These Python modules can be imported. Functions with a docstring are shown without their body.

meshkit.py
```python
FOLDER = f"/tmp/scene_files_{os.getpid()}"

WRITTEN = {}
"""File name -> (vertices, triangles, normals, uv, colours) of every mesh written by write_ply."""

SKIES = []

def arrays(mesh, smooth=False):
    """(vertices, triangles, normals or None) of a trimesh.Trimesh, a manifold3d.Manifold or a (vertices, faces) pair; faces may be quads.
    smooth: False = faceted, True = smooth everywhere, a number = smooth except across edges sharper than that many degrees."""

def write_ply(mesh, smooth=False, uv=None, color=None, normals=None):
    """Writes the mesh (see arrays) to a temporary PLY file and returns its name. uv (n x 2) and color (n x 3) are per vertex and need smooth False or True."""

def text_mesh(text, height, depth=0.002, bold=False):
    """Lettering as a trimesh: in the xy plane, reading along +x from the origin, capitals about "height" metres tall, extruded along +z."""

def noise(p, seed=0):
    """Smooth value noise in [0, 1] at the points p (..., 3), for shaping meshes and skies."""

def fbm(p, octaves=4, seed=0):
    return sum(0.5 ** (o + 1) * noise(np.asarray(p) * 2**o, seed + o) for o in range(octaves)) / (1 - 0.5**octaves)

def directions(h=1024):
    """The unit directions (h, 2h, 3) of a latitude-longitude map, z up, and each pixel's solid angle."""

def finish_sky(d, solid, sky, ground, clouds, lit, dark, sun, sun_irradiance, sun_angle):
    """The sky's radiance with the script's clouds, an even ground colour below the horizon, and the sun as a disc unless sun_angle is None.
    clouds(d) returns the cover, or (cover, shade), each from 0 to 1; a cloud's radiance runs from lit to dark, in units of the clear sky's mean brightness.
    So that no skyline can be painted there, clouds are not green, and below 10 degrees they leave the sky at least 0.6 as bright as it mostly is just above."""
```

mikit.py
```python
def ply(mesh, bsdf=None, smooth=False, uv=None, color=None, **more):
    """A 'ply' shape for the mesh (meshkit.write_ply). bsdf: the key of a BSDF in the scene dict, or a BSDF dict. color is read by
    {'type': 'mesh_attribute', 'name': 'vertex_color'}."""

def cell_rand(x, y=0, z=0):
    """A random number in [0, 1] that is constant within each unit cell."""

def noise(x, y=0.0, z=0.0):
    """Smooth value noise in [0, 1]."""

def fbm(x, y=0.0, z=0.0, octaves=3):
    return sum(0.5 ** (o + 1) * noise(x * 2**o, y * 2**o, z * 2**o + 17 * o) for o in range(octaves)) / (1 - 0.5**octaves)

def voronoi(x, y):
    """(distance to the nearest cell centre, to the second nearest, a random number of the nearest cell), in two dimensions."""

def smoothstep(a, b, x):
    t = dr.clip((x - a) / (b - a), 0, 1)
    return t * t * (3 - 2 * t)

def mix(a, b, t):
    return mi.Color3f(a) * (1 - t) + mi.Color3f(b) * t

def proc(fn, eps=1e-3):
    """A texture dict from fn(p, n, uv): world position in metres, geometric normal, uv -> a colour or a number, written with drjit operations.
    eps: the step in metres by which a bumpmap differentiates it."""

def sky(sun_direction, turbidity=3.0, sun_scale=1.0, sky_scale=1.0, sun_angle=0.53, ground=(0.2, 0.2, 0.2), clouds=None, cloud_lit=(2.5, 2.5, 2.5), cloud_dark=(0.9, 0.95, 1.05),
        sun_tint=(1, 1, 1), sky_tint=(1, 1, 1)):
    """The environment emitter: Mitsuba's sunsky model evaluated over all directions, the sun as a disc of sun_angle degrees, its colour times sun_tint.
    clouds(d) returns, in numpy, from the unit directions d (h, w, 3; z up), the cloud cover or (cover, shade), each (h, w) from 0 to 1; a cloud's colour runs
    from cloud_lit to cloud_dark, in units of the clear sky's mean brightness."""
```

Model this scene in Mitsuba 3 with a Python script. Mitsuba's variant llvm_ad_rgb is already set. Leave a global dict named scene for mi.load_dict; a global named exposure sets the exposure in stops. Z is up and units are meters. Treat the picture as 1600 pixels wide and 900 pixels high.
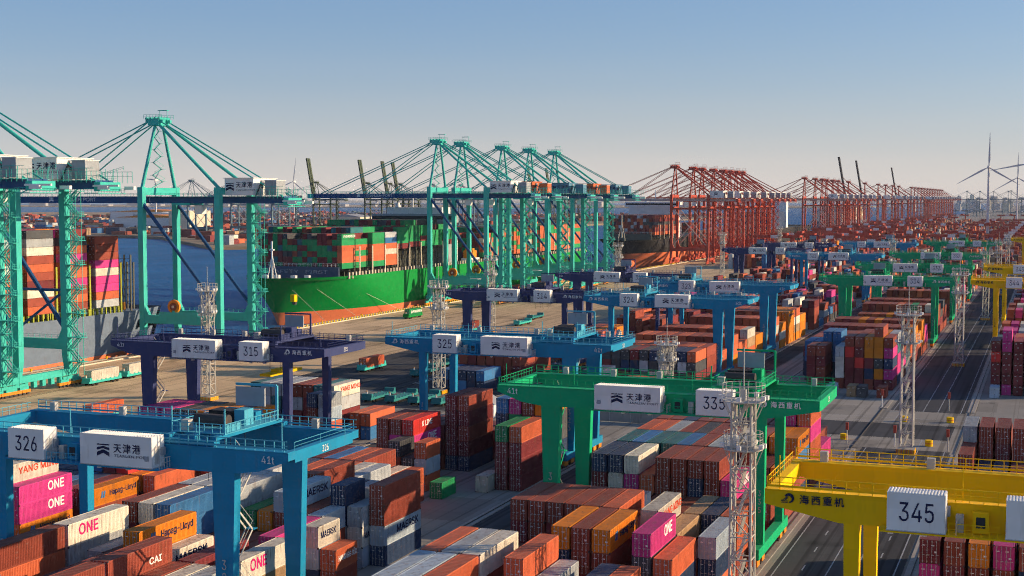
import math, random
import numpy as np
import drjit as dr
import trimesh
import shapely
from shapely import Polygon
import mitsuba as mi
import mikit, meshkit
from mikit import noise, fbm, cell_rand, smoothstep, mix

T = mi.ScalarTransform4f
rng = random.Random(7)
scene, labels = {}, {}

# ------------------------------------------------------------------ camera, sky, sun, exposure
H = 52.0
AZ, PITCH = math.radians(21.122), math.radians(3.639)
fwd = [-math.sin(AZ) * math.cos(PITCH), math.cos(AZ) * math.cos(PITCH), -math.sin(PITCH)]
scene['camera'] = {'type': 'perspective', 'fov': 2 * math.degrees(math.atan(800 / 2170.0)), 'fov_axis': 'x', 'near_clip': 1.0, 'far_clip': 60000.0,
                   'to_world': T().look_at(origin=[0, 0, H], target=[fwd[0] * 100, fwd[1] * 100, H + fwd[2] * 100], up=[0, 0, 1])}
SUN_AZ, SUN_EL = math.radians(27), math.radians(16)      # azimuth from +x (landward) towards +y (along the quay)
sun = [math.cos(SUN_AZ) * math.cos(SUN_EL), math.sin(SUN_AZ) * math.cos(SUN_EL), math.sin(SUN_EL)]
def veil(d):                                             # thin even mist lying along the whole horizon, faintly streaked
    el = np.degrees(np.arcsin(np.clip(d[..., 2], 0, 1)))
    az = np.arctan2(d[..., 1], d[..., 0])
    n = meshkit.fbm(np.stack([np.cos(az) * 3, np.sin(az) * 3, el * 1.3], -1), 3, 4)
    return np.clip(np.exp(-(el / 3.4) ** 1.35) * (.93 + .14 * n) + .05 * np.clip(n - .5, 0, 1) * np.exp(-el / 12), 0, 1)
scene['sky'] = mikit.sky(sun, turbidity=3.2, sun_scale=1.0, sky_scale=0.74, sun_tint=(0.94, 1.0, 1.24), sky_tint=(0.73, 0.92, 1.27), ground=(0.16, 0.15, 0.14), clouds=veil, cloud_lit=(2.68, 2.48, 2.33))
exposure = 2.5

# ------------------------------------------------------------------ materials
PAL, PIDX = [], {}
def colour(name, r, g, b, wear=0.3):
    PIDX[name] = len(PAL); PAL.append((r, g, b, wear))
# shipping containers
colour('r', .29, .066, .044, .5); colour('m', .19, .036, .042, .5); colour('o', .66, .21, .02, .35); colour('p', .58, .05, .24, .35)
colour('w', .66, .61, .52, .55); colour('g', .40, .43, .46, .45); colour('a', .40, .48, .56, .4); colour('b', .045, .17, .38, .4)
colour('n', .03, .055, .12, .4); colour('t', .03, .15, .17, .5); colour('v', .02, .27, .10, .4); colour('y', .42, .27, .15, .5)
colour('s', .55, .13, .06, .4); colour('k', .075, .08, .09, .5); colour('q', .62, .045, .04, .35)
# steelwork and the rest
colour('teal', .055, .50, .44, .13); colour('navy', .045, .06, .165, .13); colour('blue', .012, .24, .44, .13); colour('green', .005, .40, .17, .13)
colour('yellow', .90, .55, .003, .07); colour('red', .45, .08, .055, .2); colour('girder', .02, .085, .22, .13); colour('white', .80, .80, .79, .16)
colour('zinc', .50, .49, .46, .25); colour('black', .022, .022, .025, .2); colour('orange', .72, .26, .03, .2); colour('ink', .016, .022, .07, 0)
colour('glass', .03, .04, .05, 0); colour('hullgreen', .001, .25, .045, .12); colour('boot', .74, .20, .09, .2); colour('hullgrey', .15, .20, .28, .2)
colour('hullblack', .028, .03, .035, .3); colour('deckred', .25, .08, .05, .4); colour('lash', .10, .11, .10, .5); colour('lime', .36, .40, .05, .2)
colour('cream', .66, .60, .48, .25); colour('tyre', .02, .02, .02, .1); colour('white_ink', .82, .82, .80, 0); colour('mag_ink', .55, .02, .16, 0)
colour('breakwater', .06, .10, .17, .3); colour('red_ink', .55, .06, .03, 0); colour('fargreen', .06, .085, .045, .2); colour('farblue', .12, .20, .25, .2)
colour('greyred', .55, .43, .40, .3); colour('darkgreen', .01, .16, .07, .2); colour('turbine', .62, .64, .66, .05); colour('concrete', .36, .34, .31, .4)
colour('roofgrey', .33, .36, .40, .3); colour('cartteal', .03, .22, .23, .2); colour('lightblue', .08, .40, .55, .13)
colour('frame', .07, .065, .065, .4); colour('city', .38, .38, .40, .3); colour('bluehouse', .10, .24, .36, .2); colour('redhouse', .62, .15, .06, .2)
_R = [c[0] for c in PAL]; _G = [c[1] for c in PAL]; _B = [c[2] for c in PAL]; _W = [c[3] for c in PAL]

def pal_lookup(uv, tab):
    out, i = mi.Float(0), dr.floor(uv.x)
    for k, v in enumerate(tab):
        out = dr.select(dr.abs(i - k) < 0.5, v, out)
    return out

def paint_colour(p, n, uv):
    base = mi.Color3f(pal_lookup(uv, _R), pal_lookup(uv, _G), pal_lookup(uv, _B))
    w = pal_lookup(uv, _W)
    panel = cell_rand(dr.floor(p.x / 3.1 + .37), dr.floor(p.y / 3.1 + .37), dr.floor(p.z / 2.4 + .2))
    streak = fbm(p.x * 2.3 + 5, p.y * 2.3, p.z * 0.35, 3)
    blot = fbm(p.x * 0.9 + 2, p.y * 0.9, p.z * 0.9 + 4, 3)
    scuff = smoothstep(0.68, 0.76, fbm(p.x * 1.1, p.y * 1.1 + 7, p.z * 3.0, 3))
    patch = fbm(p.x * 0.35, p.y * 0.35 + 9, p.z * 0.5, 2)
    base = base * (1 + (patch - 0.5) * 0.6 * w + (uv.y - 0.5) * 0.6 * w + (blot - 0.5) * 0.6 * w) * (0.95 + 0.10 * panel)
    base = mix(base, base * 0.7 + mi.Color3f(0.13, 0.12, 0.11), scuff * w * 0.8)
    rust = mi.Color3f(0.17, 0.085, 0.05)
    base = mix(base, rust, smoothstep(0.60, 0.80, streak) * w * 0.9)
    dust = mi.Color3f(0.22, 0.165, 0.135)
    up = smoothstep(0.75, 0.97, n.z)
    return mix(base, dust, up * dr.clip(w * 0.50 + (streak - 0.5) * 0.8 * w, 0, 0.6))
scene['paint'] = {'type': 'twosided', 'nested': {'type': 'principled', 'base_color': mikit.proc(paint_colour), 'roughness': 0.55, 'specular': 0.10}}

def pave_colour(p, n, uv):
    kind = dr.floor(uv.x)
    big = fbm(p.x * 0.02, p.y * 0.012, 3.0, 4)
    mid = fbm(p.x * 0.11, p.y * 0.05, 5.0, 4)
    fine = fbm(p.x * 0.9, p.y * 0.9, 1.0, 3)
    slab = cell_rand(dr.floor(p.x / 6.0), dr.floor(p.y / 6.0), 3)
    fx, fy = p.x / 6.0 - dr.floor(p.x / 6.0), p.y / 6.0 - dr.floor(p.y / 6.0)
    joint = dr.select((fx < 0.02) | (fy < 0.02), 0.80, 1.0)
    patch = dr.select(cell_rand(dr.floor(p.x / 11.0 + 3), dr.floor(p.y / 17.0), 9) > 0.86, 0.80, 1.0)
    tracks = noise(p.x * 0.9, p.y * 0.02, 7.0)
    wheel = smoothstep(0.62, 0.86, noise(p.x * 1.7 + 4 * noise(p.y * 0.01, 2.0, 1.0), p.y * 0.009, 11.0))
    oil = smoothstep(0.66, 0.80, fbm(p.x * 0.16, p.y * 0.10, 13.0, 3))
    k = (0.72 + 0.42 * big + 0.34 * (mid - 0.5) + 0.14 * fine + 0.10 * slab) * joint * patch * (1 - 0.36 * wheel) * (1 - 0.34 * oil)
    apron = mi.Color3f(0.44, 0.325, 0.21) * k
    yard = mi.Color3f(0.235, 0.222, 0.205) * k
    road = mi.Color3f(0.058, 0.060, 0.067) * (k + 0.25 * smoothstep(0.5, 0.9, tracks))
    return dr.select(kind < 0.5, apron, dr.select(kind < 1.5, yard, road))
scene['paving'] = {'type': 'principled', 'base_color': mikit.proc(pave_colour), 'roughness': 0.9, 'specular': 0.06}

def wave_height(p, n, uv):
    return 0.55 * noise(p.x * 0.16, p.y * 0.22, 1.0) + 0.28 * noise(p.x * 0.5 + 3, p.y * 0.62, 4.0) + 0.10 * noise(p.x * 1.4, p.y * 1.7, 8.0)
def water_colour(p, n, uv):
    return mi.Color3f(0.016, 0.10, 0.25) * (0.62 + 0.5 * fbm(p.x * 0.004, p.y * 0.011, 2.0, 3) + 0.4 * fbm(p.x * 0.05, p.y * 0.02, 6.0, 3))
scene['water_surface'] = {'type': 'bumpmap', 'arbitrary': mikit.proc(wave_height, eps=0.3), 'scale': 2.6,
                          'bsdf': {'type': 'principled', 'base_color': mikit.proc(water_colour), 'roughness': 0.4, 'specular': 0.35}}

def land_colour(p, n, uv):
    return mix((0.24, 0.18, 0.12), (0.14, 0.12, 0.10), fbm(p.x * 0.01, p.y * 0.01, 0.0, 3)) * (0.85 + 0.3 * fbm(p.x * 0.08, p.y * 0.08, 2.0, 3))
scene['sand'] = {'type': 'principled', 'base_color': mikit.proc(land_colour), 'roughness': 0.9, 'specular': 0.2}

# ------------------------------------------------------------------ mesh builder
class MB:
    def __init__(s): s.v, s.f, s.u, s.n = [], [], [], 0
    def raw(s, v, f, c, var=0.5):
        v = np.asarray(v, float); s.v.append(v); s.f.append(np.asarray(f, int) + s.n); s.n += len(v)
        s.u.append(np.tile([PIDX[c] + 0.5 if isinstance(c, str) else c + 0.5, var], (len(v), 1))); return s
    F = np.array([[0, 2, 1], [0, 3, 2], [4, 5, 6], [4, 6, 7], [0, 1, 5], [0, 5, 4], [1, 2, 6], [1, 6, 5], [2, 3, 7], [2, 7, 6], [3, 0, 4], [3, 4, 7]])
    def hexa(s, lo, hi, c, var=0.5): return s.raw(np.vstack([lo, hi]), MB.F, c, var)          # two rings of 4 corners, each anticlockwise from above
    def box(s, x0, y0, z0, x1, y1, z1, c, var=0.5):
        return s.hexa([[x0, y0, z0], [x1, y0, z0], [x1, y1, z0], [x0, y1, z0]], [[x0, y0, z1], [x1, y0, z1], [x1, y1, z1], [x0, y1, z1]], c, var)
    def frustum(s, a, z0, b, z1, c):                                                              # a, b = (x0, y0, x1, y1)
        r = lambda q, z: [[q[0], q[1], z], [q[2], q[1], z], [q[2], q[3], z], [q[0], q[3], z]]
        return s.hexa(r(a, z0), r(b, z1), c)
    def beam(s, p, q, w, h, c, var=0.5):
        p, q = np.array(p, float), np.array(q, float); d = q - p; d /= np.linalg.norm(d)
        a = np.cross(d, [0, 0, 1]) if abs(d[2]) < 0.97 else np.cross(d, [0, 1, 0]); a /= np.linalg.norm(a); b = np.cross(a, d)
        o = [-a * w / 2 - b * h / 2, a * w / 2 - b * h / 2, a * w / 2 + b * h / 2, -a * w / 2 + b * h / 2]
        return s.raw([p + k for k in o] + [q + k for k in o], MB.F[:, ::-1], c, var)
    def tube(s, p, q, r, c, n=7, r2=None):
        p, q = np.array(p, float), np.array(q, float); d = q - p; d /= np.linalg.norm(d); r2 = r if r2 is None else r2
        a = np.cross(d, [0, 0, 1]) if abs(d[2]) < 0.97 else np.cross(d, [0, 1, 0]); a /= np.linalg.norm(a); b = np.cross(d, a)
        an = np.arange(n) * 2 * np.pi / n; ring = np.cos(an)[:, None] * a + np.sin(an)[:, None] * b
        i = np.arange(n); j = (i + 1) % n
        f = np.vstack([np.stack([i, j, j + n], 1), np.stack([i, j + n, i + n], 1), np.stack([i * 0 + 2 * n, j, i], 1), np.stack([i * 0 + 2 * n + 1, i + n, j + n], 1)])
        return s.raw(np.vstack([p + ring * r, q + ring * r2, [p], [q]]), f, c)
    def prism(s, poly, y0, y1, c):                                                                # polygon in (x, z) drawn out along y
        v2, f2 = trimesh.creation.triangulate_polygon(poly if isinstance(poly, Polygon) else Polygon(poly), engine='earcut')
        v2 = np.asarray(v2); n = len(v2)
        m = trimesh.creation.extrude_polygon(poly if isinstance(poly, Polygon) else Polygon(poly), y1 - y0, engine='earcut')
        v = np.asarray(m.vertices); v = np.stack([v[:, 0], y1 - v[:, 2], v[:, 1]], 1)
        return s.raw(v, np.asarray(m.faces), c)
    def mesh(s, m, M, c):
        v = np.asarray(m.vertices) @ np.asarray(M)[:3, :3].T + np.asarray(M)[:3, 3]
        return s.raw(v, np.asarray(m.faces), c)
    def rail(s, p, q, c, h=1.1, step=1.6, t=0.05):                                                # a handrail with two bars and posts
        p, q = np.array(p, float), np.array(q, float); L = np.linalg.norm(q - p); up = np.array([0, 0, h])
        s.beam(p + up, q + up, t, t, c); s.beam(p + up * .55, q + up * .55, t * .7, t * .7, c)
        for k in range(int(L / step) + 1):
            a = p + (q - p) * min(1, k * step / L); s.beam(a, a + up, t, t, c)
        return s
    def arr(s): return (np.vstack(s.v), np.vstack(s.f))
    def ply(s, bsdf='paint', **kw): return mikit.ply(s.arr(), bsdf, uv=np.vstack(s.u), **kw)

def put(key, mb, bsdf='paint', **kw): scene[key] = mb.ply(bsdf, **kw); return key
_ONES = 'zeroth first second third fourth fifth sixth seventh eighth ninth tenth eleventh twelfth thirteenth fourteenth fifteenth sixteenth seventeenth eighteenth nineteenth'.split()
def nth(i):                                                  # 0 -> first, 1 -> second ...
    i += 1
    if i < 20: return _ONES[i]
    t = 'twent thirt fort fift sixt sevent eight ninet'.split()[i // 10 - 2]
    return t + 'ieth' if i % 10 == 0 else t + 'y-' + _ONES[i % 10]
def tag(key, label, cat, group=None, kind=None):
    d = labels.setdefault(key, {})
    if label: d['label'] = label
    if cat: d['category'] = cat
    if group: d['group'] = group
    if kind: d['kind'] = kind
_count = {}
def number(name):
    k = _count.get(name, 0); _count[name] = k + 1
    return name if k == 0 else f'{name}_{k:03d}'
def part(root, name, ply_or_mb, tw=None, bsdf='paint'):
    key, k = f'{root}__{name}', 0
    while key in scene: k += 1; key = f'{root}__{name}_{k:03d}'
    d = ply_or_mb.ply(bsdf) if isinstance(ply_or_mb, MB) else ply_or_mb
    scene[key] = {**d, 'to_world': tw} if tw is not None else d
    return key
def at(x, y, z=0.0): return T().translate([float(x), float(y), float(z)])

# ------------------------------------------------------------------ lettering
GLYPHS = {'天': '3,10 25,24 35,35 41,47 40,48 6,49 5,58 43,59 44,63 44,79 10,80 10,90 91,89 90,80 55,79 54,60 95,58 94,49 58,48 65,35 75,24 86,17 98,11 92,3 80,7 66,18 59,26 50,39 39,22 24,10 9,2', '津': '8,89 10,92 15,96 33,83 34,87 54,87 55,97 65,98 66,87 88,87 90,72 97,71 97,63 90,62 88,48 66,47 66,42 91,42 91,34 66,33 66,28 95,27 96,19 66,18 64,2 55,4 54,18 27,18 27,27 54,28 54,33 31,34 32,42 54,42 54,47 34,48 32,55 54,57 54,62 28,63 27,71 54,72 54,78 34,78 32,81 26,75;66,57 79,57 79,62 66,62;66,72 79,72 79,78 66,78|5,10 21,43 24,43 29,39 29,37 14,5 12,5|2,63 7,69 9,69 24,59 26,56 21,49 19,49', '港': '2,62 8,70 24,61 26,67 43,67 43,76 30,76 29,80 25,77 9,88 7,90 13,97 24,91 31,86 42,86 43,97 52,97 54,86 70,86 70,97 79,97 80,86 95,85 95,77 80,76 80,67 98,66 97,57 82,56 99,38 94,31 92,31 81,40 80,25 51,24 51,14 80,13 82,15 83,23 85,24 92,20 89,8 83,4 50,4 45,5 41,11 40,38 31,30 27,31 14,5 12,4 5,10 21,42 23,43 27,41 29,42 41,57 26,57 21,51;53,57 50,50 74,51 70,57;51,34 71,34 71,41 51,41;54,68 70,67 70,76 54,76', '海': '6,10 20,43 22,43 27,41 28,49 37,49 39,64 33,60 27,64 26,66 35,78 43,97 53,95 51,87 95,86 94,77 46,76 43,71 90,69 90,49 97,48 98,41 97,39 90,39 89,27 95,26 95,18 87,17 85,10 81,5 73,3 62,4 60,13 74,13 76,17 34,17 33,19 36,39 29,39 14,4;65,59 72,52 73,49 80,49 80,60;63,38 70,30 71,27 78,27 79,39;49,60 48,49 63,49 55,58 54,60;46,39 45,27 61,27 52,37 52,39|8,89 14,96 30,87 32,84 26,78|3,61 7,66 9,67 24,58 26,55 21,49 20,49', '西': '5,82 6,91 95,91 94,81 66,80 66,70 91,68 91,4 81,3 80,9 20,9 19,3 10,3 10,69 34,70 34,81;21,31 20,19 80,19 80,33 63,34 57,37 56,40 55,59 44,59 41,48 37,40 27,32 23,30;66,60 66,44 80,44 80,59;44,70 55,70 55,81 44,81;20,40 25,42 30,48 34,59 20,59', '重': '4,7 5,14 44,15 44,20 11,22 12,29 44,30 44,33 14,34 15,67 44,68 44,70 4,72 5,80 44,80 44,84 14,83 12,91 81,97 86,91 85,89 55,85 55,80 95,80 96,72 55,71 55,68 86,67 86,35 85,34 55,33 55,30 89,29 90,21 55,20 55,15 96,14 96,7;55,42 75,42 75,46 55,46;55,55 75,55 75,59 55,59;24,42 44,42 44,46 25,46;24,56 44,55 44,59 25,59', '机': '34,8 43,25 47,38 49,91 84,92 85,14 90,14 91,31 92,32 99,28 97,8 93,4 82,4 77,6 75,9 74,82 59,82 58,42 53,21 48,11 41,3 40,3|2,29 12,48 18,64 18,66 5,66 4,75 20,76 21,97 30,97 31,77 46,75 45,67 31,66 31,59 46,42 42,36 39,34 31,44 30,3 21,3 20,42 8,22 6,22'}

_txt = {}
def glyph_mesh(ch):
    if ch not in _txt:
        ms = []
        for g in GLYPHS[ch].split('|'):
            rings = [[tuple(map(float, a.split(','))) for a in r.split(' ')] for r in g.split(';')]
            p = Polygon(rings[0], rings[1:]).buffer(0)
            ms += [trimesh.creation.extrude_polygon(q, 3.0, engine='earcut') for q in getattr(p, 'geoms', [p])]
        m = trimesh.util.concatenate(ms); m.apply_scale([.01, .01, .01]); _txt[ch] = m
    return _txt[ch]
def latin(text, bold=False):
    k = (text, bold)
    if k not in _txt: _txt[k] = meshkit.text_mesh(text, 1.0, 0.03, bold)
    return _txt[k]
def face(kind, pos, sx=1.0, sy=None):                  # frames for writing: 's' on a face to the south (-y), 'e' to the east (+x), 'w' top
    sy = sx if sy is None else sy
    X, Y, Z = {'s': ((1, 0, 0), (0, 0, 1), (0, -1, 0)), 'e': ((0, 1, 0), (0, 0, 1), (1, 0, 0)), 'v': ((0, 0, 1), (-1, 0, 0), (0, -1, 0)), 't': ((1, 0, 0), (0, 1, 0), (0, 0, 1))}[kind]
    M = np.eye(4); M[:3, 0] = np.array(X) * sx; M[:3, 1] = np.array(Y) * sy; M[:3, 2] = np.array(Z); M[:3, 3] = pos
    return M
def text_to(mb, s, kind, pos, h, c, squeeze=1.0, centre=False, bold=False):
    m = latin(s, bold); pos = np.array(pos, float)
    w = m.bounds[1][0] * h * squeeze
    if centre: pos = pos - np.array(face(kind, (0, 0, 0)))[:3, 0] * w / 2
    mb.mesh(m, face(kind, pos, h * squeeze, h), c); return w
def cjk_to(mb, s, kind, pos, h, c, gap=1.06):
    pos = np.array(pos, float); d = face(kind, (0, 0, 0))[:3, 0]
    for i, ch in enumerate(s): mb.mesh(glyph_mesh(ch), face(kind, pos + d * h * gap * i, h), c)
def flat_to(mb, polys, kind, pos, s, c):
    for q in polys: mb.mesh(trimesh.creation.extrude_polygon(q, 0.03, engine='earcut'), face(kind, pos, s), c)
CHEVRONS = [Polygon([(0, 1.0), (1.2, 1.0), (1.2, .9), (0, .9)]), Polygon([(0, .5), (0, .7), (.6, .84), (1.2, .7), (1.2, .5), (.6, .64)]), Polygon([(0, 0), (0, .32), (.6, .56), (1.2, .32), (1.2, 0), (.6, .26)])]
_ring = shapely.Point(.75, .45).buffer(.45).difference(shapely.Point(.70, .38).buffer(.27))
WAVE = [_ring.difference(shapely.box(0, -.1, .75, .25)).difference(shapely.box(.2, .25, .42, .62)), Polygon([(0, .28), (.30, .36), (.62, .62), (.62, .42), (.40, .28)]), Polygon([(0, .14), (.62, .14), (.62, .20), (0, .20)]), Polygon([(.05, 0), (.62, 0), (.62, .07), (.05, .07)])]

# ------------------------------------------------------------------ setting: ground, quay, roads, water
def sheet(key, x0, y0, x1, y1, z, kind, label=None, nx=1, ny=1, bsdf='paving'):
    v = np.array([[x0, y0, z], [x1, y0, z], [x1, y1, z], [x0, y1, z]], float)
    scene[key] = mikit.ply((v, np.array([[0, 1, 2], [0, 2, 3]])), bsdf, uv=np.tile([kind + .5, .5], (4, 1)))
    if '__' not in key: tag(key, label, None, kind='structure')
QX = -286.0
WZ = -3.0
sheet('ground', QX, -500, 4000, 16000, 0.0, 1, 'grey concrete paving of the container yard')
g = MB(); g.box(QX - .6, -500, WZ - 6, QX, 16000, -.004, 'concrete'); g.box(QX - .6, -500, -.004, QX + .6, 16000, .30, 'concrete'); put('quay_wall', g)
tag('quay_wall', 'long concrete edge of the quay above the water', None, kind='structure')
sheet('apron', QX + .6, -500, -181, 1500, .004, 0, 'tan concrete apron between the quay cranes and the stacks')
sheet('water', -17500, -4000, QX - .6, 22500, WZ, 0, 'blue harbour water beside the quay', bsdf='water_surface')
labels['water']['label'] = 'blue harbour water beside the quay'
sheet('road', -35.6, -200, -18.0, 900, .004, 2, 'dark asphalt lanes between the green and the yellow crane rows')
sheet('cross_road', -176, 297, 60, 352, .008, 1, 'paved crossing lanes between the near and the far stacks')
sheet('dark_lane', -181, 311, -19, 331, .012, 2, 'dark asphalt strip of the crossing')
for i, (a, b) in enumerate(((-86.5, -77.8), (-134.8, -125.6))):
    sheet('truck_lane' if i == 0 else f'truck_lane_{i:03d}', a, -200, b, 1100, .004, 2, ('asphalt truck lane between the blue and the green crane rows', 'asphalt truck lane between the navy and the blue crane rows')[i])
sheet('asphalt_with_painted_shade', -206, 338, -136, 470, .012, 2, 'dark asphalt behind the navy cranes, widened to stand in for cast shade')  # asphalt widened so its dark colour stands in for crane and stack shade
def line(parent, x0, y0, x1, y1, z=.016, c='roofgrey'):
    v = np.array([[x0, y0, z], [x1, y0, z], [x1, y1, z], [x0, y1, z]], float)
    part(parent, 'lane_line', mikit.ply((v, np.array([[0, 1, 2], [0, 2, 3]])), 'paint', uv=np.tile([PIDX[c] + .5, .5], (4, 1))))
for x in (-34.8, -27.8, -24.3, -19.0):
    for a, b in ((120, 297), (352, 700)): line('road', x - .09, a, x + .09, b)
for y in range(150, 290, 11): line('road', -31.4, y, -31.2, y + 3.0); line('road', -21.8, y, -21.6, y + 3.0)
for x in (-28.3, -24.6, -44, -52): line('cross_road', x - .09, 298, x + .09, 310.9)
for x in (-33, -16.5, -10): line('cross_road', x - .09, 333, x + .09, 350)
for y in (300.5, 304.5): line('cross_road', -120, y - .09, -88, y + .09)
for y in (308.5, 334.0, 340.0): line('cross_road', -100, y - .1, 55, y + .1)
for x in (-250.5, -283.6):                                       # crane rails on the quay
    part('apron', 'crane_rail', MB().box(x - .08, -300, .008, x + .08, 1490, .09, 'frame'))
for x0 in (-174.5, -125.7, -77.5, -25.2):                        # rails under the yard cranes, on a low kerb
    for dx in (8.5, 40.0):
        part('ground', 'crane_runway', MB().box(x0 + dx - .9, -150, .02, x0 + dx + .9, 294, .14, 'concrete').box(x0 + dx - .9, 354, .02, x0 + dx + .9, 1100, .14, 'concrete').box(x0 + dx - .07, -150, .14, x0 + dx + .07, 1100, .27, 'frame'))
# quay fence: low guard line along the waterside with lit posts
fence = number('quay_barrier'); tag(fence, 'low yellow barrier running along the edge of the quay', 'barrier')
b = MB(); b.box(-281.0, 330, .02, -280.7, 1500, .42, 'cream')
part(fence, 'kerb', b)
b = MB()
for y in np.arange(430, 1100, 2.6): b.box(-281.05, y, .42, -280.65, y + .5, 1.25, 'yellow')
labels[part(fence, 'post', b)] = {'kind': 'stuff'}
fenders = number('bollard_row')
for i, y in enumerate(np.arange(300, 960, 18.0)):
    k = number('mooring_bollard')
    put(k, MB().tube((-285.2, y, .30), (-285.2, y, .85), .28, 'yellow', 8).tube((-285.2, y, .85), (-285.2, y, 1.05), .42, 'yellow', 8))
    tag(k, f'{nth(i)} small yellow mooring bollard along the edge of the quay from the left', 'bollard', 'mooring bollards along the quay edge')

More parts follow.
